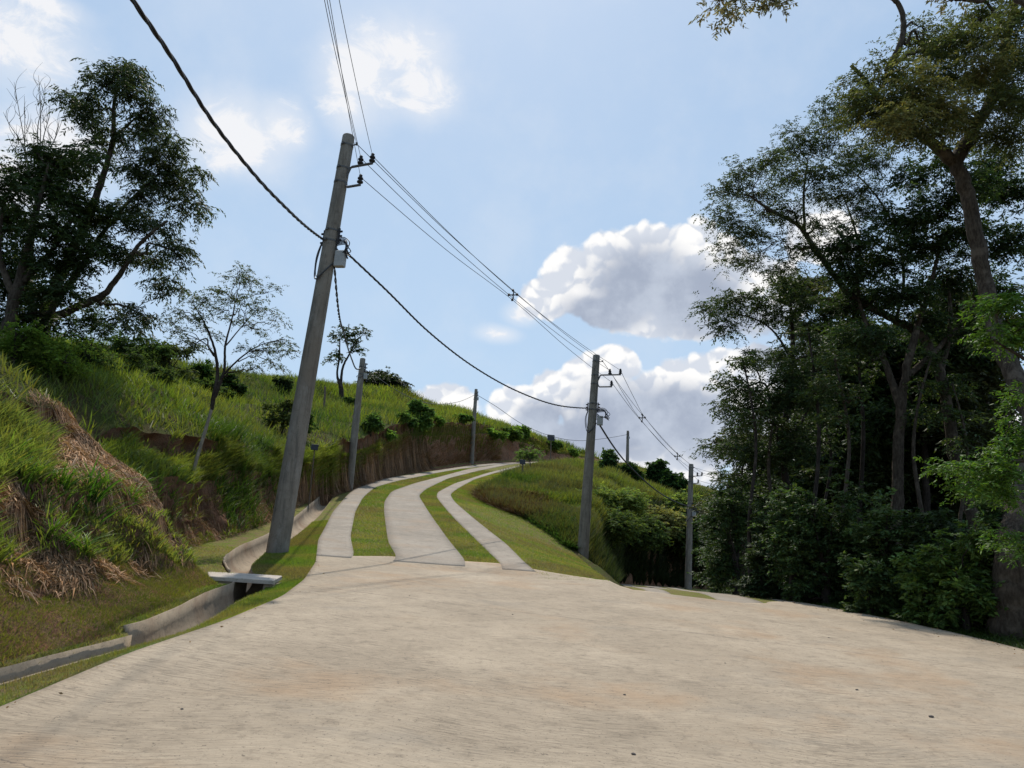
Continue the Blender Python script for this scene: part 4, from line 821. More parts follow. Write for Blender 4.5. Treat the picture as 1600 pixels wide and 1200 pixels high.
# --- forest at the right
def auto(n, x0, x1, y0, y1, D, dD, r, seed, fn=None):
    rg = np.random.default_rng(seed); out = []
    while len(out) < n:
        px, py = rg.uniform(x0, x1), rg.uniform(y0, y1)
        if fn is None or fn(px, py): out.append((px, py, rg.uniform(.7, 1.3)*r, rg.uniform(.5, .8)*r, rg.uniform(-dD, dD)))
    return cp(out, D)
def baseon(px, py, D): return pxg(px, D)
b_ = baseon(1590, 1000, 12.6); KD = lambda py: 1+.24*min(max((880-py)/420., 0), 1)
tree('big_tree', b_, [[(b_[0]+.02, b_[1], b_[2]-.4, .50), (b_[0], b_[1], b_[2]+.15, .40)]+st([(1588, 900, 12.6, .33), (1590, 820, 12.7, .28), (1616, 720, 12.9, .23), (1612, 640, 13, .20), (1575, 570, 13, .165), (1545, 470, 13, .145), (1526, 380, 13, .135), (1510, 300, 13, .13), (1490, 248, 13, .13)]),
    st([(1492, 255, 13, .12), (1462, 228, 12.9, .10), (1430, 205, 12.8, .08), (1400, 178, 12.7, .06), (1372, 150, 12.6, .045), (1340, 112, 12.6, .035), (1330, 102, 12.6, .03)]),
    st([(1492, 255, 13, .13), (1520, 205, 13, .11), (1548, 160, 13, .09), (1560, 110, 13, .08), (1572, 60, 13, .075), (1592, -15, 13, .06)]),
    st([(1385, 110, 12.7, .05), (1402, 80, 12.6, .06), (1412, 40, 12.6, .055), (1402, 4, 12.6, .045), (1385, -8, 12.6, .03)]), st([(1410, 48, 12.6, .03), (1424, 34, 12.6, .018)]),
    st([(1580, 40, 13, .05), (1560, 30, 12.9, .04), (1545, 8, 12.8, .03), (1525, -8, 12.8, .02)]), st([(1574, 36, 13, .05), (1540, 42, 12.9, .04), (1532, 30, 12.8, .03)]), st([(1582, 40, 13, .04), (1600, 10, 13, .03)])],
    cp([(1395, 108, 36, 20), (1440, 78, 40, 20), (1490, 62, 36, 16), (1530, 58, 30, 16), (1580, 85, 40, 24), (1365, 155, 30, 20), (1335, 128, 16, 12), (1420, 160, 46, 26), (1480, 125, 50, 28), (1545, 130, 44, 26), (1590, 150, 30, 34), (1400, 205, 40, 20), (1450, 200, 44, 24), (1380, 185, 36, 22), (1510, 185, 40, 20), (1590, 210, 28, 28), (1340, 175, 20, 14), (1480, 85, 30, 18), (1575, 50, 24, 14), (1600, 20, 24, 16), (1590, -15, 30, 20), (1510, 25, 22, 12), (1545, 25, 24, 12), (1450, 48, 22, 10), (1600, 110, 20, 30), (1600, 175, 20, 30), (1560, 215, 30, 20)], 12.4, .9, 12)
    +cp([(1430, 140, 50, 28), (1480, 165, 44, 26), (1540, 95, 40, 22), (1405, 180, 34, 20)], 11.4, .4, 13, col=(.11, .105, .045)),
    'big forked tree with the thick dark base at the right edge', leaf=(.058, .068, .028), leafsize=.08, asp=.32, dens=1.5, seed=81, sprayr=.31, twign=8)
KD = lambda py: 1.
# twigs hanging in from above
b_ = np.array([9.4, 9.0, g1(9.4, 9.0)])
tree('overhanging_tree', b_, [[(b_[0], b_[1], b_[2], .3), (9.3, 9, 4, .22), (8.6, 9, 7.5, .16)]+st([(1500, -60, 9.4, .08), (1350, -40, 9.4, .05), (1240, -22, 9.4, .03), (1150, -6, 9.4, .012)])],
    cp([(1120, 4, 22, 9), (1150, 12, 20, 11), (1185, 2, 26, 9), (1215, 4, 14, 8), (1480, -2, 26, 9), (1135, 24, 10, 8)], 9.4, .3, 15), 'tree out of frame whose leafy twigs hang in at the top', leaf=(.10, .09, .055), leafsize=.075, asp=.3, dens=.45, seed=82, sprayr=.16, twign=4, sprays=26)
KD = lambda py: 1.4
b_ = baseon(1533, 886, 20.4)
T2c = [(1130, 300, 18, 20), (1160, 262, 26, 14), (1120, 330, 14, 16), (1150, 350, 24, 16), (1185, 300, 28, 14), (1205, 245, 26, 12), (1245, 232, 26, 14), (1225, 280, 30, 14), (1270, 270, 30, 14), (1135, 395, 16, 14), (1180, 370, 28, 12), (1165, 410, 20, 10), (1230, 330, 28, 12), (1275, 225, 24, 14), (1300, 195, 26, 16), (1325, 240, 34, 18), (1290, 310, 30, 12), (1250, 385, 26, 12), (1340, 300, 34, 14), (1210, 420, 22, 10), (1190, 335, 22, 10), (1310, 270, 26, 12), (1370, 250, 30, 16), (1360, 330, 30, 16), (1320, 165, 18, 12), (1290, 170, 14, 10), (1240, 205, 14, 8), (1290, 355, 26, 10)]
tree('leaning_tree', b_, [[(b_[0], b_[1], b_[2]-.2, .17)]+st([(1531, 880, 14.6, .135), (1515, 791, 14.6, .12), (1490, 710, 14.7, .11), (1480, 632, 14.7, .10), (1468, 580, 14.8, .095), (1440, 525, 14.9, .085), (1388, 495, 15, .075), (1330, 462, 15, .07), (1300, 425, 15, .062), (1265, 375, 15, .052), (1250, 355, 15, .045), (1205, 329, 15, .035), (1170, 305, 14.9, .02)]),
    st([(1258, 365, 15, .035), (1256, 300, 15, .025), (1262, 250, 15, .015)]), st([(1330, 462, 15, .035), (1345, 400, 15.2, .028), (1330, 340, 15.2, .02), (1310, 290, 15.2, .012)]), st([(1470, 585, 14.8, .05), (1485, 510, 14.8, .04), (1480, 430, 14.8, .03)]), st([(1400, 500, 15.2, .035), (1412, 430, 15.3, .03), (1385, 330, 15.3, .022), (1340, 275, 15.2, .015), (1290, 245, 15.2, .009)])],
    cp(T2c, 15, .9, 16), 'leaning tree with a pale slender trunk and a wide open lace like crown', leaf=(.038, .052, .024), leafsize=.088, asp=.32, dens=.80, seed=83, sprayr=.34, twign=9, bark='bark')
KD = lambda py: 1.3
b_ = baseon(1240, 930, 22.7)
tree('slim_tree', b_, [[(b_[0], b_[1], b_[2]-.2, .12)]+st([(1248, 900, 17.5, .10), (1240, 800, 17.5, .09), (1222, 715, 17.5, .08), (1236, 600, 17.5, .07), (1238, 520, 17.5, .05), (1235, 470, 17.5, .03)]), st([(1222, 715, 17.5, .05), (1205, 640, 17.3, .035), (1195, 600, 17.2, .025), (1165, 605, 17, .015)]), st([(1236, 560, 17.5, .03), (1200, 510, 17.3, .02), (1150, 490, 17, .012)]), st([(1228, 690, 17.5, .04), (1262, 640, 17.8, .03), (1270, 560, 17.9, .02)])],
    cp([(1115, 482, 20, 12), (1150, 465, 24, 14), (1135, 510, 24, 10), (1190, 470, 28, 14), (1222, 440, 26, 18), (1215, 490, 30, 14), (1255, 475, 26, 14), (1215, 560, 34, 16), (1255, 545, 30, 18), (1150, 600, 20, 12), (1165, 618, 24, 14), (1140, 635, 22, 14), (1190, 640, 32, 16), (1160, 665, 30, 14), (1215, 670, 34, 16), (1120, 700, 20, 8), (1160, 705, 28, 12), (1200, 715, 34, 14), (1245, 620, 34, 20), (1250, 690, 34, 22), (1230, 590, 30, 14), (1175, 560, 16, 10), (1270, 600, 30, 20)], 17.3, .9, 17), 'slim upright tree forming the lower left edge of the wood', leaf=(.030, .048, .020), leafsize=.105, asp=.32, dens=.85, seed=84, sprayr=.39, twign=8, bark='bark_dark')
KD = lambda py: 1.2
b_ = baseon(1400, 900, 20.4)
tree('dark_tree', b_, [[(b_[0], b_[1], b_[2]-.2, .17)]+st([(1402, 800, 17, .13), (1405, 680, 17, .115), (1412, 600, 17, .10), (1425, 540, 17, .08), (1450, 460, 17, .055), (1470, 380, 17, .03)]), st([(1408, 640, 17, .1), (1380, 560, 17.2, .07), (1345, 480, 17.3, .045), (1340, 410, 17.3, .03)]), st([(1415, 590, 17, .08), (1470, 540, 17.2, .06), (1530, 470, 17.3, .04)])],
    cp([(1335, 375, 40, 22), (1395, 350, 42, 22), (1455, 320, 42, 26), (1515, 285, 42, 26), (1560, 300, 36, 26), (1330, 425, 36, 20), (1385, 405, 44, 26), (1445, 385, 46, 30), (1510, 360, 46, 30), (1580, 370, 40, 34), (1420, 455, 48, 26), (1490, 440, 46, 30), (1365, 470, 42, 22), (1560, 450, 40, 34), (1310, 480, 34, 20), (1350, 520, 40, 22), (1450, 500, 44, 24), (1520, 520, 40, 26), (1300, 395, 24, 12), (1430, 275, 34, 16), (1480, 240, 30, 16), (1560, 250, 34, 22), (1590, 300, 30, 30)], 16.8, 1.3, 18), 'dark dense crowned tree in the middle of the wood', leaf=(.026, .044, .018), leafsize=.115, asp=.34, dens=.85, seed=85, sprayr=.34, twign=9, bark='bark')
KD = lambda py: 1.
kinds = [('dark tree filling the gap under the dark dense crown', 1440, 25.5, (1310, 1590, 480, 700), 22), ('tall dark tree filling the centre of the wood behind the slender trunk', 1360, 28.0, (1290, 1440, 520, 760), 26), ('dark tree behind the big tree at the right edge', 1560, 26.0, (1480, 1600, 460, 760), 26), ('thin dark tree in the gap right of the slim tree', 1300, 30.0, (1240, 1370, 560, 800), 24), ('deep shaded tree low behind the pale leaning trunk', 1470, 30.0, (1400, 1550, 560, 820), 26),
    ('shaded back row tree at the left of the wood', 1190, 34.0, (1140, 1270, 690, 860), 22), ('shaded back row tree low in the middle of the wood', 1340, 35.0, (1250, 1440, 720, 880), 28), ('shaded back row tree at the right of the wood', 1540, 34.0, (1440, 1600, 700, 900), 26), ('tall back row tree whose top shows between the open crowns', 1290, 33.0, (1230, 1360, 440, 640), 16)]
for i, (lb, px, D, (x0, x1, y0, y1), n) in enumerate(kinds):
    b_ = baseon(px, 900, D); xm = (x0+x1)/2
    sts = [[(b_[0], b_[1], b_[2]-.3, .16)]+st([(px+8, 850, D, .13), ((px+xm)/2, (y1+y0)/2+80, D, .10), (xm, (y0+y1)/2, D, .07), (xm+10, y0+20, D, .03)]), st([((px+xm)/2, (y1+y0)/2+80, D, .07), (xm-40, (y0+y1)/2, D, .05), (xm-55, y0+40, D, .02)]), st([((px+xm)/2, (y1+y0)/2+60, D, .07), (xm+45, (y0+y1)/2, D, .04), (xm+50, y0+50, D, .02)])]
    tree('wood_tree', b_, sts, auto(n, x0, x1, y0, y1, D, 1.6, 34, 200+i), lb, leaf=[(.028, .046, .018), (.036, .05, .02), (.045, .05, .024)][i % 3], leafsize=.17, asp=.38, dens=.85, seed=300+i, sprayr=.42, twign=7, bark=['bark_dark', 'bark', 'bark_pale'][i % 3], group='trees of the wood behind the front row')
for i, (px, D, y0, r) in enumerate([(1175, 20, 560, .05), (1205, 22, 620, .06), (1275, 20, 520, .06), (1320, 19, 560, .055), (1345, 22, 520, .07), (1435, 20, 560, .06), (1290, 24, 600, .05), (1505, 20, 600, .05), (1160, 24, 700, .05)]):
    b_ = baseon(px, 900, D); rg = np.random.default_rng(400+i); k = rg.uniform(-25, 25)
    lbs = ['leftmost bare sapling stem in the wood', 'bare stem just left of the slim tree', 'straight bare stem right of the slim tree', 'thin bare stem left of the dark dense tree', 'tall bare stem at the centre of the wood', 'bare stem right of the dark dense tree', 'far thin bare stem in the gap of the wood', 'bare stem between the leaning tree and the big tree', 'short far stem at the left end of the wood']
    tree('thin_tree', b_, [[(b_[0], b_[1], b_[2]-.2, r*1.3)]+st([(px+k*.3, 820, D, r), (px-k*.4, (y0+820)/2, D, r*.8), (px+k, y0, D, r*.4)])], cp([(px+k, y0, 22, 12), (px+k-20, y0+40, 20, 12), (px+k+22, y0+50, 20, 12), (px+k*.5, y0+90, 18, 10)], D, .5, 410+i), lbs[i], leaf=(.034, .052, .02), leafsize=.12, dens=.6, seed=420+i, sprayr=.3, twign=5, bark='bark' if i % 2 else 'bark_dark', group='thin stems in the wood')
# bright low branches reaching in from the right edge
b_ = np.array([9.6, 11.4, g1(9.6, 11.4)])
tree('leafy_tree', b_, [[(b_[0], b_[1], b_[2], .14), (9.5, 11.4, 3.2, .1), (9.3, 11.4, 5.4, .06)], [(9.5, 11.4, 3., .06)]+st([(1600, 720, 11.4, .03), (1530, 728, 11.3, .012)]), [(9.4, 11.4, 4.4, .05)]+st([(1600, 560, 11.4, .03), (1550, 530, 11.3, .012)])],
    cp([(1490, 732, 16, 7), (1520, 735, 22, 10), (1555, 728, 24, 12), (1590, 735, 24, 16), (1510, 762, 22, 8), (1545, 765, 24, 12), (1585, 775, 24, 14), (1570, 700, 20, 12), (1580, 840, 22, 10), (1590, 860, 18, 8), (1530, 480, 14, 8), (1560, 475, 20, 10), (1590, 470, 20, 12), (1548, 520, 14, 8), (1575, 540, 20, 10), (1595, 520, 14, 12), (1590, 620, 18, 12), (1590, 680, 20, 14)], 11.4, .4, 19), 'bright green compound leaved branches reaching in at the right edge', leaf=(.055, .105, .018), leafsize=.07, asp=.34, dens=1.1, seed=86, sprayr=.2, twign=5)
# undergrowth shrubs along the right hand edge of the road
UG = 'shrubs at the foot of the wood'
sh = [(1150, 22, 80, 110, 'leftmost shrub at the foot of the wood, beside the pole by the trees'), (1195, 20, 80, 120, 'bushy shrub below the slim tree, left side'), (1240, 17, 90, 120, 'shrub around the foot of the slim tree'), (1290, 16.5, 90, 130, 'dark shrub right of the slim tree foot'), (1340, 17, 90, 120, 'pale leaved shrub left of the wood centre'), (1385, 15.5, 90, 130, 'dark shrub below the dark dense tree'), (1430, 15.5, 100, 120, 'shrub in the centre of the wood edge'), (1480, 14.8, 100, 130, 'shrub left of the pale leaning trunk'), (1528, 15.2, 90, 120, 'shrub behind the pale leaning trunk'), (1450, 13.6, 70, 80, 'low bright shrub in front of the centre of the wood'), (1510, 13.0, 90, 110, 'leafy shrub between the leaning trunk and the big trunk'), (1548, 13.4, 60, 140, 'tall shrub touching the big dark trunk'),
      (1120, 26, 80, 120, 'shrub hanging over the branch road left of the wood'), (1190, 17.8, 50, 60, 'small low shrub at the road side below the slim tree'), (1360, 14.6, 60, 60, 'small low shrub at the road side in the centre')]
for i, (px, D, w, h, lb) in enumerate(sh):
    D_ = max(D, 0); bush(px, 0, w*1.15, h*1.6, lb, [(.030, .052, .018), (.024, .04, .016), (.042, .07, .024)][i % 3] if i not in (9, 10) else (.06, .10, .025), D=D_, seed=500+i, n=15, dens=1.1, group=UG, lsz=.12, name='shrub', cat='shrub')
for i, (px, D, w, h) in enumerate([(1200, 30, 160, 200), (1320, 32, 160, 220), (1440, 30, 170, 220), (1560, 26, 170, 220), (1250, 38, 160, 160), (1165, 66, 50, 70)]):
    bush(px, 0, w, h, ['large back shrub behind the slim tree', 'large back shrub behind the dark tree', 'large back shrub behind the leaning trunk', 'large back shrub behind the big trunk', 'farthest large shrub in the wood', 'dark bush at the left end of the wood by the bank'][i], (.026, .042, .016), D=D, seed=530+i, n=16, dens=1.3, name='shrub', cat='shrub', group='large shrubs deep in the wood' if i < 5 else None, lsz=.24 if i < 5 else .4)
print('leaves', NLEAF)

# ------------------------------------------------------------------ grass
def blades(X, Y, H, Wd, colr, seed, segs=2, lean=.5, bend=.6, jitter=.35, name='grass', mat='grass', label=None, Z=None, down=0., downdir=None, parent=None):
    rg = np.random.default_rng(seed); N = len(X); Z = ground(X, Y) if Z is None else Z; B = np.stack([X, Y, Z-.02], -1)
    a = rg.uniform(0, 2*math.pi, N); d = np.stack([np.cos(a), np.sin(a), np.zeros(N)], -1)
    if downdir is not None: d = unit(d*(1-down)+downdir*down*1.4)
    wa = a+rg.normal(0, .8, N); w = np.stack([-np.sin(wa), np.cos(wa), np.zeros(N)], -1)
    H = H*rg.uniform(.6, 1.35, N); ln = lean*rg.uniform(.3, 1.4, N); rowsV = []
    for k in range(segs+1):
        t = k/segs; wk = Wd*(1-t)**.7*.5 if k < segs else Wd*.04; hor = ln*t+bend*rg.uniform(.5, 1.2)*t*t
        p = B+d*(H*hor)[:, None]+np.array([0, 0, 1.])*(H*(t-.35*hor*t))[:, None]
        rowsV += [p-w*np.broadcast_to(wk, N)[:, None], p+w*np.broadcast_to(wk, N)[:, None]]
    V = np.stack(rowsV, 1); n = 2*(segs+1); base = np.arange(N)[:, None]*n; Fq = np.concatenate([base+np.array([2*k, 2*k+1, 2*k+3, 2*k+2]) for k in range(segs)])
    c = np.asarray(colr, float); c = np.broadcast_to(c, (N, 3))*rg.uniform(1-jitter, 1+jitter, (N, 1))*np.array([1, 1, 1])
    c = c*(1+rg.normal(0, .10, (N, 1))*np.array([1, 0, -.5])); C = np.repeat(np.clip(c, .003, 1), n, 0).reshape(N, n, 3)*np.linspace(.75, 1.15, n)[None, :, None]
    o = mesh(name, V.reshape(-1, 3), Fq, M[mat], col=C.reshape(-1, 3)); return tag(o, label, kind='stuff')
def sticks(x, y, L, W, colr, seed, label, lift=.06, dirf=None, name='dry_straw'):
    rg = np.random.default_rng(seed); N = len(x); a = rg.uniform(0, 2*math.pi, N) if dirf is None else dirf(x, y)+rg.normal(0, .75, N); L = L*rg.uniform(.4, 1.5, N)
    d = np.stack([np.cos(a), np.sin(a)], -1); rowsV = []; z0 = ground(x, y)+rg.uniform(-.01, lift, N); x2 = x+d[:, 0]*L*.85; y2 = y+d[:, 1]*L*.85; z2 = ground(x2, y2)+rg.uniform(-.01, lift, N); zm = (z0+z2)/2+L*rg.uniform(.0, .22, N)
    w = np.stack([-d[:, 1], d[:, 0], rg.normal(0, .8, N)], -1); w = unit(w)*W*.5*rg.uniform(.6, 1.4, (N, 1))
    p0 = np.stack([x, y, z0], -1); pm = np.stack([(x+x2)/2, (y+y2)/2, zm], -1); p2 = np.stack([x2, y2, z2], -1)
    V = np.stack([p0-w*.6, p0+w*.6, pm-w, pm+w, p2-w*.15, p2+w*.15], 1); b = np.arange(N)[:, None]*6; Fq = np.concatenate([b+np.array([0, 1, 3, 2]), b+np.array([2, 3, 5, 4])])
    C = np.repeat(np.clip(colr, .01, 1), 6, 0); o = mesh(name, V.reshape(-1, 3), Fq, M['dry'], col=C); return tag(o, label, kind='stuff')
def sample(n, x0, x1, y0, y1, seed, segs, power=1.0, vis=True):
    """points in the given bands of the land, denser near the camera, only where the photo could see them"""
    rg = np.random.default_rng(seed); y = y0+(y1-y0)*rg.uniform(0, 1, n)**power; x = rg.uniform(x0, x1, n)*1.0
    if callable(x0): pass
    z = zone(x, y); k = np.isin(z, segs); return x[k], y[k]
def inview(x, y, m=60):
    px, py = proj(np.stack([x, y, ground(x, y)], -1)); return (px > -m-120) & (px < 1600+m) & (py < 1330)
def band(n, ia, ib, y0, y1, seed, power=1., ua=0., ub=1.):
    """points between break lines ia and ib"""
    rg = np.random.default_rng(seed); y = y0+(y1-y0)*rg.uniform(0, 1, n)**power; u = rg.uniform(ua, ub, n)
    xa = np.interp(y, RY, XL[ia]); xb = np.interp(y, RY, XL[ib]); return xa*(1-u)+xb*u, y
def split(tot, x, y): k = inview(x, y); return x[k][:tot], y[k][:tot]
def hillcol(x, y, seed=0):
    n = fbm(x*.16, y*.16, 40+seed, 4); m = fbm(x*.55, y*.55, 60+seed, 3); t = np.clip(.5+n*1.1+m*.5, 0, 1)[:, None]; u = np.clip(.5+fbm(x*.3+9, y*.3, 80+seed, 3)*1.6, 0, 1)[:, None]
    g = np.array([.062, .105, .018])*(1-t)+np.array([.185, .225, .032])*t
    return g*(1-.45*u)+np.array([.12, .105, .050])*.45*u
# tall grass on the left hill: near, middle, far
x, y = band(330000, 1, 5, 2, 30, 1, .8); w = x > -30; x, y = x[w], y[w]; k = inview(x, y); x, y = x[k], y[k]
keep = np.random.default_rng(5).uniform(0, 1, len(x)) < np.clip(.35+fbm(x*.9, y*.9, 17, 3)*1.3+.45, .1, 1); x, y = x[keep], y[keep]
px, py = proj(np.stack([x, y, ground(x, y)], -1)); kk_ = (np.random.default_rng(12).uniform(0, 1, len(x)) < .6) & ((((px-185)/125)**2+((py-(712+.42*(px-185)))/66)**2 > .75) | (y > 13.2)); x, y = x[kk_], y[kk_]
d_ = np.hypot(x, y); hh = np.interp(d_, [8, 30], [.27, .42])*(1+.7*fbm(x*.5, y*.5, 31, 3)); blades(x, y, hh, np.interp(d_, [8, 30], [.024, .038]), hillcol(x, y)*1.15, 11, 2, .55, .22, label='tall bright grass on the near left hillside', name='tall_grass')
n1_ = len(x)
x, y = band(420000, 1, 5, 28, 114, 2, .8); w = x > -75; x, y = x[w], y[w]; k = inview(x, y); x, y = x[k][:150000], y[k][:150000]; d_ = np.hypot(x, y)
blades(x, y, np.interp(d_, [28, 110], [.5, .85])*(1+.6*fbm(x*.4, y*.4, 31, 3)), np.interp(d_, [28, 110], [.04, .13]), hillcol(x, y), 12, 1, .35, .3, label='tall grass on the far left hillside', name='tall_grass')
n2_ = len(x)
x, y = band(26000, 4, 6, 13.6, 36, 78, .8); k = inview(x, y); x, y = x[k], y[k]; d_ = np.hypot(x, y)
blades(x, y, np.interp(d_, [14, 36], [.24, .36])*(1+.7*fbm(x*.8, y*.8, 37, 2)), np.interp(d_, [14, 36], [.026, .04]), hillcol(x, y)*1.1, 79, 2, .55, .25, label='grass over the shoulder of the bank behind the small open tree', name='tall_grass')
x, y = band(60000, 5, 6, 12, 112, 3, .8); k = inview(x, y); x, y = x[k], y[k]; d_ = np.hypot(x, y)
blades(x, y, np.interp(d_, [12, 110], [.10, .3]), np.interp(d_, [12, 110], [.012, .07]), hillcol(x, y)*[1.3, 1.1, 1.3], 13, 1, .4, .3, label='short grass on the terrace above the cut bank', name='terrace_grass')
# crest fringe and hanging roots on the cut bank
x, y = band(16000, 6, 7, 13.8, 110, 4, .7, 0, .30); xt_ = np.interp(y, RY, XL[6]); wt_ = np.interp(y, RY, XL[7])-xt_; k = inview(x, y) & ((x-xt_)/wt_ < np.interp(y, [24, 34], [.30, .07])); x, y = x[k], y[k]; d_ = np.hypot(x, y)
blades(x, y, np.interp(d_, [12, 30, 110], [.26, .22, .36])*(1+.9*fbm(x*1.5, y*1.5, 36, 2)), np.interp(d_, [12, 110], [.018, .06]), hillcol(x, y)*1.1, 14, 2, .9, .8, label='grass fringe along the top of the cut bank', name='bank_fringe')
x, y = band(26000, 6, 7, 13.8, 80, 5, .7, .1, .98); k = inview(x, y); x, y = x[k][:9000], y[k][:9000]; d_ = np.hypot(x, y); rg = np.random.default_rng(8)
cc = np.where(rg.uniform(0, 1, (len(x), 1)) < .10, np.array([.09, .13, .035]), np.array([.27, .155, .095])); dn = np.stack([np.ones(len(x)), -.2*np.ones(len(x)), np.zeros(len(x))], -1)
blades(x, y, np.interp(d_, [12, 80], [.16, .45]), np.interp(d_, [12, 80], [.008, .035]), cc, 15, 2, 1.1, 1.0, label='dry roots and straw hanging on the cut bank', name='dry_straw', mat='dry', down=.5, downdir=dn)
x, y = band(60000, 6, 7, 13.8, 46, 73, .7, .05, 1.); k = inview(x, y); x, y = x[k], y[k]; g_ = fbm(x*.9, y*.9, 47, 3); k = g_ > .12; x, y = x[k][:9000], y[k][:9000]; d_ = np.hypot(x, y)
blades(x, y, np.interp(d_, [14, 46], [.15, .3]), np.interp(d_, [14, 46], [.02, .04]), hillcol(x, y, 4)*1.1, 74, 2, .7, .5, label='grass tufts clinging to the face of the cut bank', name='bank_grass')
# near bank: mown green foot, straw ledge, weeds
x, y = band(190000, 6, 7, 2.5, 13.4, 6, .9); k = inview(x, y); x, y = x[k], y[k]
xa = np.interp(y, RY, XL[6]); xb = np.interp(y, RY, XL[7]); u = (x-xa)/(xb-xa)+.16*fbm(x*1.2, y*1.2, 5, 3)
k = u > .38; blades(x[k], y[k], .055*(1+.5*fbm(x[k]*2, y[k]*2, 7, 2)), .007, hillcol(x[k], y[k], 3)*[1.25, .98, 1.2], 16, 1, .5, .3, label='mown grass on the foot of the near bank', name='bank_grass')
n3_ = int(k.sum())
x, y = band(120000, 5, 7, 2.5, 13.4, 7, .9, 0, .75); k = inview(x, y); x, y = x[k], y[k]
xa = np.interp(y, RY, XL[6]); xb = np.interp(y, RY, XL[7]); u = (x-xa)/(xb-xa)+.2*fbm(x*1.1, y*1.1, 15, 3); k = u < .52; px, py = proj(np.stack([x, y, ground(x, y)], -1)); g_ = fbm(x*1.6, y*1.6, 44, 3); k &= ~((px < 75) & (py < 755)) & (g_ < .16); sub_ = np.random.default_rng(3).permutation(np.where(k)[0])[:19000]; x, y = x[sub_], y[sub_]
sdir = lambda x, y: fbm(x*1.3, y*1.3, 91, 3)*5-.4
def strawcol(x, y, rg, k=1.): return np.array([.37, .225, .135])[None]*rg.uniform(.25, 1.4, (len(x), 1))*np.clip(.85+1.1*fbm(x*2.2, y*2.2, 92, 3), .3, 1.4)[:, None]*k*(1+rg.normal(0, .08, (len(x), 1))*np.array([1, 0, -1]))
rg = np.random.default_rng(9); n_ = len(x); x = np.repeat(x, 3)+rg.normal(0, .09, 3*n_); y = np.repeat(y, 3)+rg.normal(0, .09, 3*n_); sticks(x, y, .18, .0095, strawcol(x, y, rg), 17, 'brown cut straw on the ledge of the near bank', dirf=sdir)
xs_, ys_ = band(60000, 6, 7, 13.8, 60, 75, .7, .02, .98); k = inview(xs_, ys_); xs_, ys_ = xs_[k][:16000], ys_[k][:16000]; d_ = np.hypot(xs_, ys_)
sticks(xs_, ys_, np.interp(d_, [14, 60], [.22, .5]), np.interp(d_, [14, 60], [.010, .03])[:, None], strawcol(xs_, ys_, rg, .75), 77, 'dry stems and roots over the cut bank', dirf=lambda x, y: fbm(x, y, 95, 3)*2-.2)
# straw mound behind the ledge
mc = hit(190, 715); 
x, y = band(200000, 4, 7, 5, 14.0, 8, .9); k = inview(x, y); x, y = x[k], y[k]; px, py = proj(np.stack([x, y, ground(x, y)], -1))
k = (((px-185)/125)**2+((py-(712+.42*(px-185)))/66)**2+.9*fbm(x*1.4, y*1.4, 19, 3) < 1.0); sub_ = np.random.default_rng(4).permutation(np.where(k)[0])[:14000]; x, y = x[sub_], y[sub_]
rg = np.random.default_rng(19); n_ = len(x); x = np.repeat(x, 3)+rg.normal(0, .09, 3*n_); y = np.repeat(y, 3)+rg.normal(0, .09, 3*n_); sticks(x, y, .22, .0105, strawcol(x, y, rg, 1.1), 18, 'heap of dry brown straw on the near bank', lift=.12, dirf=sdir)
x, y = band(90000, 4, 7, 2.5, 13.8, 71, .9, 0, .9); k = inview(x, y); x, y = x[k], y[k]; px, py = proj(np.stack([x, y, ground(x, y)], -1)); g_ = fbm(x*1.6, y*1.6, 44, 3)
m_ = (((px-185)/125)**2+((py-(712+.42*(px-185)))/66)**2 < .8); k = ((g_ > .11) | ((px < 75) & (py < 755))) & ~m_ & (py < 880); kk_ = np.random.default_rng(6).permutation(np.where(k)[0])[:15000]; x, y, px, py = x[kk_], y[kk_], px[kk_], py[kk_]
blades(x, y, np.where(px < 75, .26, .14), 
       .026, hillcol(x, y, 2)*1.5, 72, 2, .7, .25, label='green grass tufts breaking through the straw of the near bank', name='bank_grass')
# big leaved weeds
def weed(px, py, n, L, label, seed, D=None, c=(.075, .15, .02), W=.03, name='weed'):
    q = hit(px, py) if D is None else pxg(px, D)
    if q is None: return
    rg = np.random.default_rng(seed); x = q[0]+rg.normal(0, .10, n)*L*1.6; y = q[1]+rg.normal(0, .10, n)*L*1.6
    o = blades(x, y, np.full(n, L), W, c, seed, 4, .55, .75, label=label, name=name); o['category'] = 'weed'; del o['kind']; o['group'] = 'leafy weeds on the near bank'
    return o
weed(145, 812, 80, .46, 'large dark leafy weed standing out on the near bank ledge', 31, c=(.045, .11, .018), W=.034)
for i, (px, py, lb) in enumerate([(60, 775, 'leftmost pale weed on the upper ledge'), (100, 768, 'weed left of centre on the upper ledge'), (165, 765, 'bright weed above the large dark weed'), (205, 785, 'bright weed right of the large dark weed'), (245, 780, 'weed at the right end of the ledge'), (130, 865, 'weed with pale broken stems below the large dark weed'), (85, 855, 'low weed left of the pale broken stems'), (225, 760, 'weed on the ledge under the straw heap'), (20, 720, 'tall weed at the left edge beside the straw'), (30, 760, 'weed below the tall left edge weed'), (265, 810, 'weed hanging at the corner of the bank')]):
    weed(px, py, 90, .36, lb, 40+i, c=[(.09, .17, .022), (.07, .15, .02), (.11, .18, .03)][i % 3], W=.022)
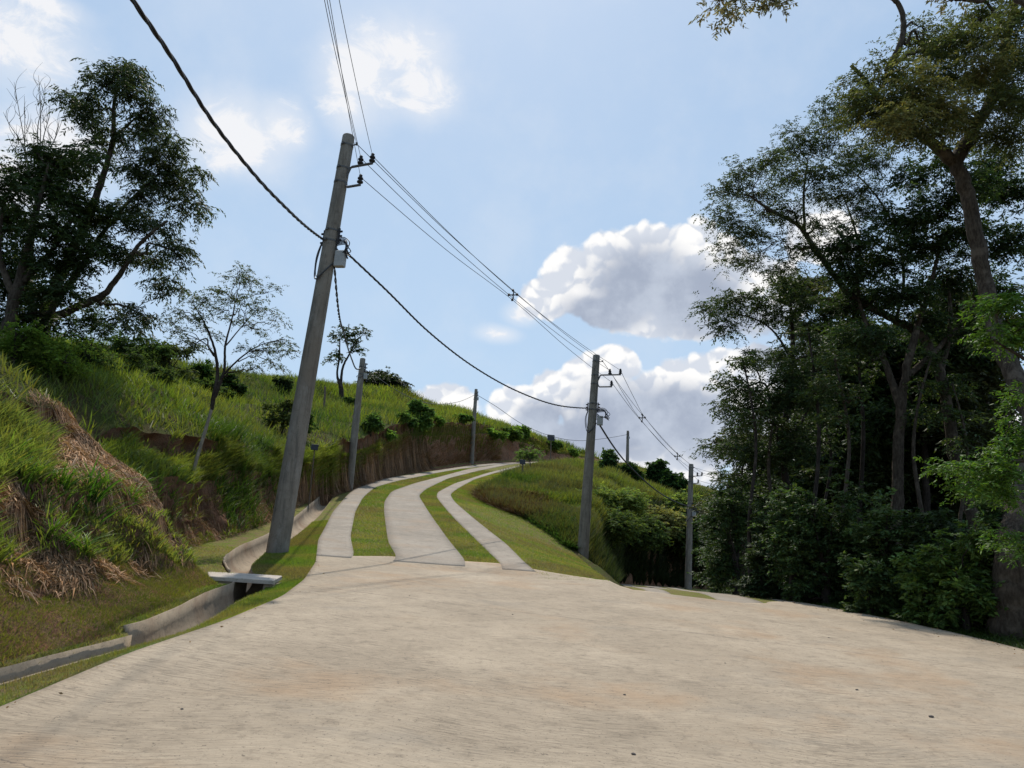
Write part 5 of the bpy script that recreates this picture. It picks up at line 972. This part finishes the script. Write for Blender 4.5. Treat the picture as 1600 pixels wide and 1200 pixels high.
for i, (px, D, n, L, lb) in enumerate([(365, 752, 900, .70, 'big dark grass clump right of the small open tree'), (335, 735, 500, .6, 'grass clump just behind the pale stem of the small open tree'), (410, 738, 600, .6, 'grass clump between the small tree and the tall pole'), (350, 700, 500, .55, 'grass clump highest up behind the big dark clump')]):
    q_ = hit(px, D, 12); rg = np.random.default_rng(90+i); x = q_[0]+np.clip(rg.normal(0, .38, n), -.8, .8); y = q_[1]+.3+np.clip(rg.normal(0, .40, n), -.8, .8)
    o = blades(x, y, np.full(n, L), .024, (.05, .095, .016), 95+i, 3, .45, .6, label=lb, name='grass_clump'); o['category'] = 'grass clump'; del o['kind']; o['group'] = 'big grass clumps on the near bank'
# lawns: verge, mown slope, strips near enough to show blades
x, y = band(150000, 9, 10, 2.5, 26, 9, .6); k = inview(x, y); x, y = x[k], y[k]
lawnc = lambda x, y: (lambda L_, b: L_*(1-b)+np.array([.20, .155, .075])*b)(lawn_(x, y)*1.12, np.clip(.12+fbm(x*.55, y*.55, 29, 4)*2.2, 0, .8)[:, None])
lawn_ = lambda x, y: (lambda t: np.array([.125, .190, .028])*(1-t)+np.array([.23, .215, .060])*t)(np.clip(.5+fbm(x*.8, y*.8, 23, 4)*1.5, 0, 1)[:, None])
d_ = np.hypot(x, y); blades(x, y, np.interp(d_, [4, 26], [.045, .06]), np.interp(d_, [4, 26], [.006, .016]), lawnc(x, y)*.95, 21, 1, .5, .2, label='mown grass blades on the verge beside the road', name='lawn_grass')
x, y = band(16000, 7, 8, 3, 18, 31, .8); blades(x, y, .06, .010, lawnc(x, y), 32, 1, .6, .3, label='short grass along the far lip of the drain', name='lawn_grass')
x, y = band(34000, 6, 7, 12.6, 19, 33, .9, .72, 1.); k = inview(x, y); blades(x[k], y[k], .06, .012, lawnc(x[k], y[k]), 34, 1, .6, .3, label='short grass at the foot of the bank behind the drain', name='lawn_grass')
x, y = band(30000, 9, 10, 3, 12, 29, .8, .86, 1.03); blades(x, y, .05, .006, lawnc(x, y)*[.9, 1.1, .8], 29, 1, .7, .4, label='grass fringe along the concrete edge', name='lawn_grass')
x, y = band(120000, 11, 12, 16.4, 60, 10, 1., -.02, 1.); k = inview(x, y); x, y = x[k], y[k]; d_ = np.hypot(x, y)
blades(x, y, .06, np.interp(d_, [16, 60], [.014, .04]), lawnc(x, y), 22, 1, .5, .2, label='mown grass blades on the slope right of the upper road', name='lawn_grass')
rg = np.random.default_rng(77)
for a, b, y0 in (('L1', 'L2', 18.1), ('L3', 'L4', 18.5)):
    n = 42000; y = y0+(62-y0)*rg.uniform(0, 1, n)**1.2; u = rg.uniform(-.03, 1.03, n); x = fL[a](y)*(1-u)+fL[b](y)*u; d_ = np.hypot(x, y)
    blades(x, y, .045, np.interp(d_, [18, 60], [.014, .04]), lawnc(x, y), 23+ord(a[1]), 1, .5, .2, label='grass blades of the %s lawn strip' % ('left' if a == 'L1' else 'right'), name='lawn_grass', Z=zr(y)+.02)
# middle hill: rank weeds, taller and darker towards the foot
x, y = band(420000, 12, 16, 34, 112, 11, .8); k = inview(x, y); x, y = x[k][:170000], y[k][:170000]; d_ = np.hypot(x, y)
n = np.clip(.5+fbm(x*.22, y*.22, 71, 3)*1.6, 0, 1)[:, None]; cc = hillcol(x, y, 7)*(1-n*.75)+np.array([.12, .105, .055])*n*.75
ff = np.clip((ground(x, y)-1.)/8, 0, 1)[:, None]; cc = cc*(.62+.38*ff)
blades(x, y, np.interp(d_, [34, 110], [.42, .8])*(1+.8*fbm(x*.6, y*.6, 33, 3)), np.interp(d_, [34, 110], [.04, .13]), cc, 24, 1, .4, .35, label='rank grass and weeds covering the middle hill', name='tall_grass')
# low creeping plants and straw at the nose of the middle hill
x, y = band(90000, 12, 14, 34, 62, 12, 1.); px, py = proj(np.stack([x, y, ground(x, y)], -1)); k = (px < 905) & (py > 728); x, y, px, py = x[k], y[k], px[k], py[k]
s_ = (((px-775-(py-785)*.8)/85)**2+((py-788)/20)**2+.5*fbm(x*.9, y*.9, 12, 3) < 1)
rg = np.random.default_rng(55); xs_, ys_ = x[s_][:14000], y[s_][:14000]; blades(xs_, ys_, .5, .035, np.array([.22, .14, .085])*rg.uniform(.4, 1.2, (len(xs_), 1)), 25, 2, 1.3, .8, label='dry straw at the nose of the middle hill', name='dry_straw', mat='dry')
xs_, ys_ = x[~s_][:24000], y[~s_][:24000]; blades(xs_, ys_, .34, .07, np.array([.055, .105, .028]), 26, 2, .9, .6, label='low leafy plants at the nose of the middle hill', name='ground_cover')
# dark tall growth along the foot of the middle hill
x, y = band(80000, 15, 17, 34, 80, 13, .8, 0, 1.05); k = inview(x, y); x, y = x[k][:38000], y[k][:38000]; d_ = np.hypot(x, y)
blades(x, y, np.interp(d_, [34, 80], [.5, .8])*(1+.8*fbm(x*.7, y*.7, 35, 3)), np.interp(d_, [34, 80], [.06, .12]), np.array([.028, .042, .016]), 27, 1, .35, .35, label='tall dark weeds on the foot of the middle hill', name='dark_weeds')
# forest floor weeds
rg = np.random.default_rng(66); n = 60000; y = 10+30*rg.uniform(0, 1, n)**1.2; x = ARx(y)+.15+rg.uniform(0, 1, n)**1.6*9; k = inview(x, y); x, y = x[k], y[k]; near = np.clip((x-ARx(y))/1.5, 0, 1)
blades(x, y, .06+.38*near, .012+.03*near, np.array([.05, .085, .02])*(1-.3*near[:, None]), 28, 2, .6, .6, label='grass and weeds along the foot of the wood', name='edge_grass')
rg = np.random.default_rng(81); n = 420; y = 6+13*rg.uniform(0, 1, n); x = ARx(y)-np.abs(rg.normal(0, .35, n)); C = np.stack([x, y, ground(x, y)+.040], -1)
n2 = 40; y = 5+13*rg.uniform(0, 1, n2); x = L0x(y)+np.abs(rg.normal(0, .12, n2)); C = np.vstack([C, np.stack([x, y, ground(x, y)+.040], -1)]); dd_ = rg.normal(size=(len(C), 3)); dd_[:, 2] *= .12
v, f, c = leaves(C, np.full(len(C), .035), .4, (.16, .10, .05), rg, dirs=unit(dd_)); tag(mesh('leaf_litter', v, f, M['dry'], col=c), 'fallen leaves scattered along the road edges', kind='stuff')
print('blades', n1_, n2_, n3_)

# ------------------------------------------------------------------ small things: posts, plates, stones
def post(px, py0, py1, D, label, w=.07, plate=False, group='weathered fence posts'):
    a = P(px, py0, D); t = P(px, py1, D); g = g1(a[0], a[1]); a[2] = min(a[2], g+.1); a[2] = g-.2
    r_ = empty('fence_post' if not plate else 'marker_post', (a[0], a[1], g), label, 'post' if not plate else 'marker', group if not plate else 'small dark marker plates on stakes')
    m = MB(); m.tube([a, a*.5+t*.5+np.array([w*.2, 0, 0]), t], [w*.55, w*.5, w*.45], 7)
    if not plate: m.build('timber', M['wood'], r_); m2 = MB(); m2.tube([t, t+[0, 0, w*.3]], [w*.45, w*.2], 7); m2.build('post_top', M['wood'], r_)
    else:
        m.build('stake', M['wood'], r_); s = plate; m2 = MB(); m2.box(t+[0, -.03, .0], (s*1.15, .03, s), .2, -.3, bev=.004); m2.build('plate', M['black'], r_)
post(508, 625, 605, 50, 'thin fence post on the hill between the tall pole and the slender tree', .14)
post(715, 690, 668, 69, 'fence post on the terrace left of the small far pole', .16)
post(1056, 765, 738, 88, 'thin post on the skyline of the middle hill', .15)
post(492, 716, 699, 30, 'small black marker plate on a stake right of the tall pole', .05, .24)
post(816.5, 738, 722, 56, 'small black marker plate on a stake beside the sapling', .10, .36)
post(861, 698, 684, 94, 'small black marker plate on the far terrace', .14, .8)
def stone(px, py, s, label, seed, zf=None):
    s *= .6
    D, x = solve(px, py, zr, .04); z = float(ground([x], [D])[0])+.03; rg = np.random.default_rng(seed); n, m = 9, 6; V = []
    for i in range(m+1):
        for j in range(n):
            a = math.pi*i/m; b = 2*math.pi*j/n; k = 1+.35*(vn(np.array([i*1.3+seed]), np.array([j*1.1]), seed)[0]-.5); V.append((x+s*k*math.sin(a)*math.cos(b)*1.3, D+s*k*math.sin(a)*math.sin(b), z+s*.35+s*.6*k*math.cos(a)))
    Fq = [(i*n+j, i*n+(j+1) % n, (i+1)*n+(j+1) % n, (i+1)*n+j) for i in range(m) for j in range(n)]
    tag(mesh('stone', V, np.array(Fq), M['stone']), label, 'stone', 'small stones lying on the concrete')
for i, (px, py, s, lb) in enumerate([(801, 959, .016, 'small dark stone high on the apron, below the lawn slope'), (1339, 1076, .020, 'dark clod on the right part of the apron'), (1455, 1118, .03, 'flat dark clod near the lower right of the apron'), (976, 1083, .016, 'small clod in the lower centre of the apron'), (285, 1104, .014, 'small clod near the lower left road edge'), (1295, 995, .016, 'small stone near the wood side of the apron'), (1133, 1034, .012, 'tiny stone in the middle of the right apron'), (640, 930, .014, 'tiny stone below the wheel tracks'), (990, 1175, .02, 'thin clod at the bottom of the apron')]): stone(px, py, s, lb, 600+i)
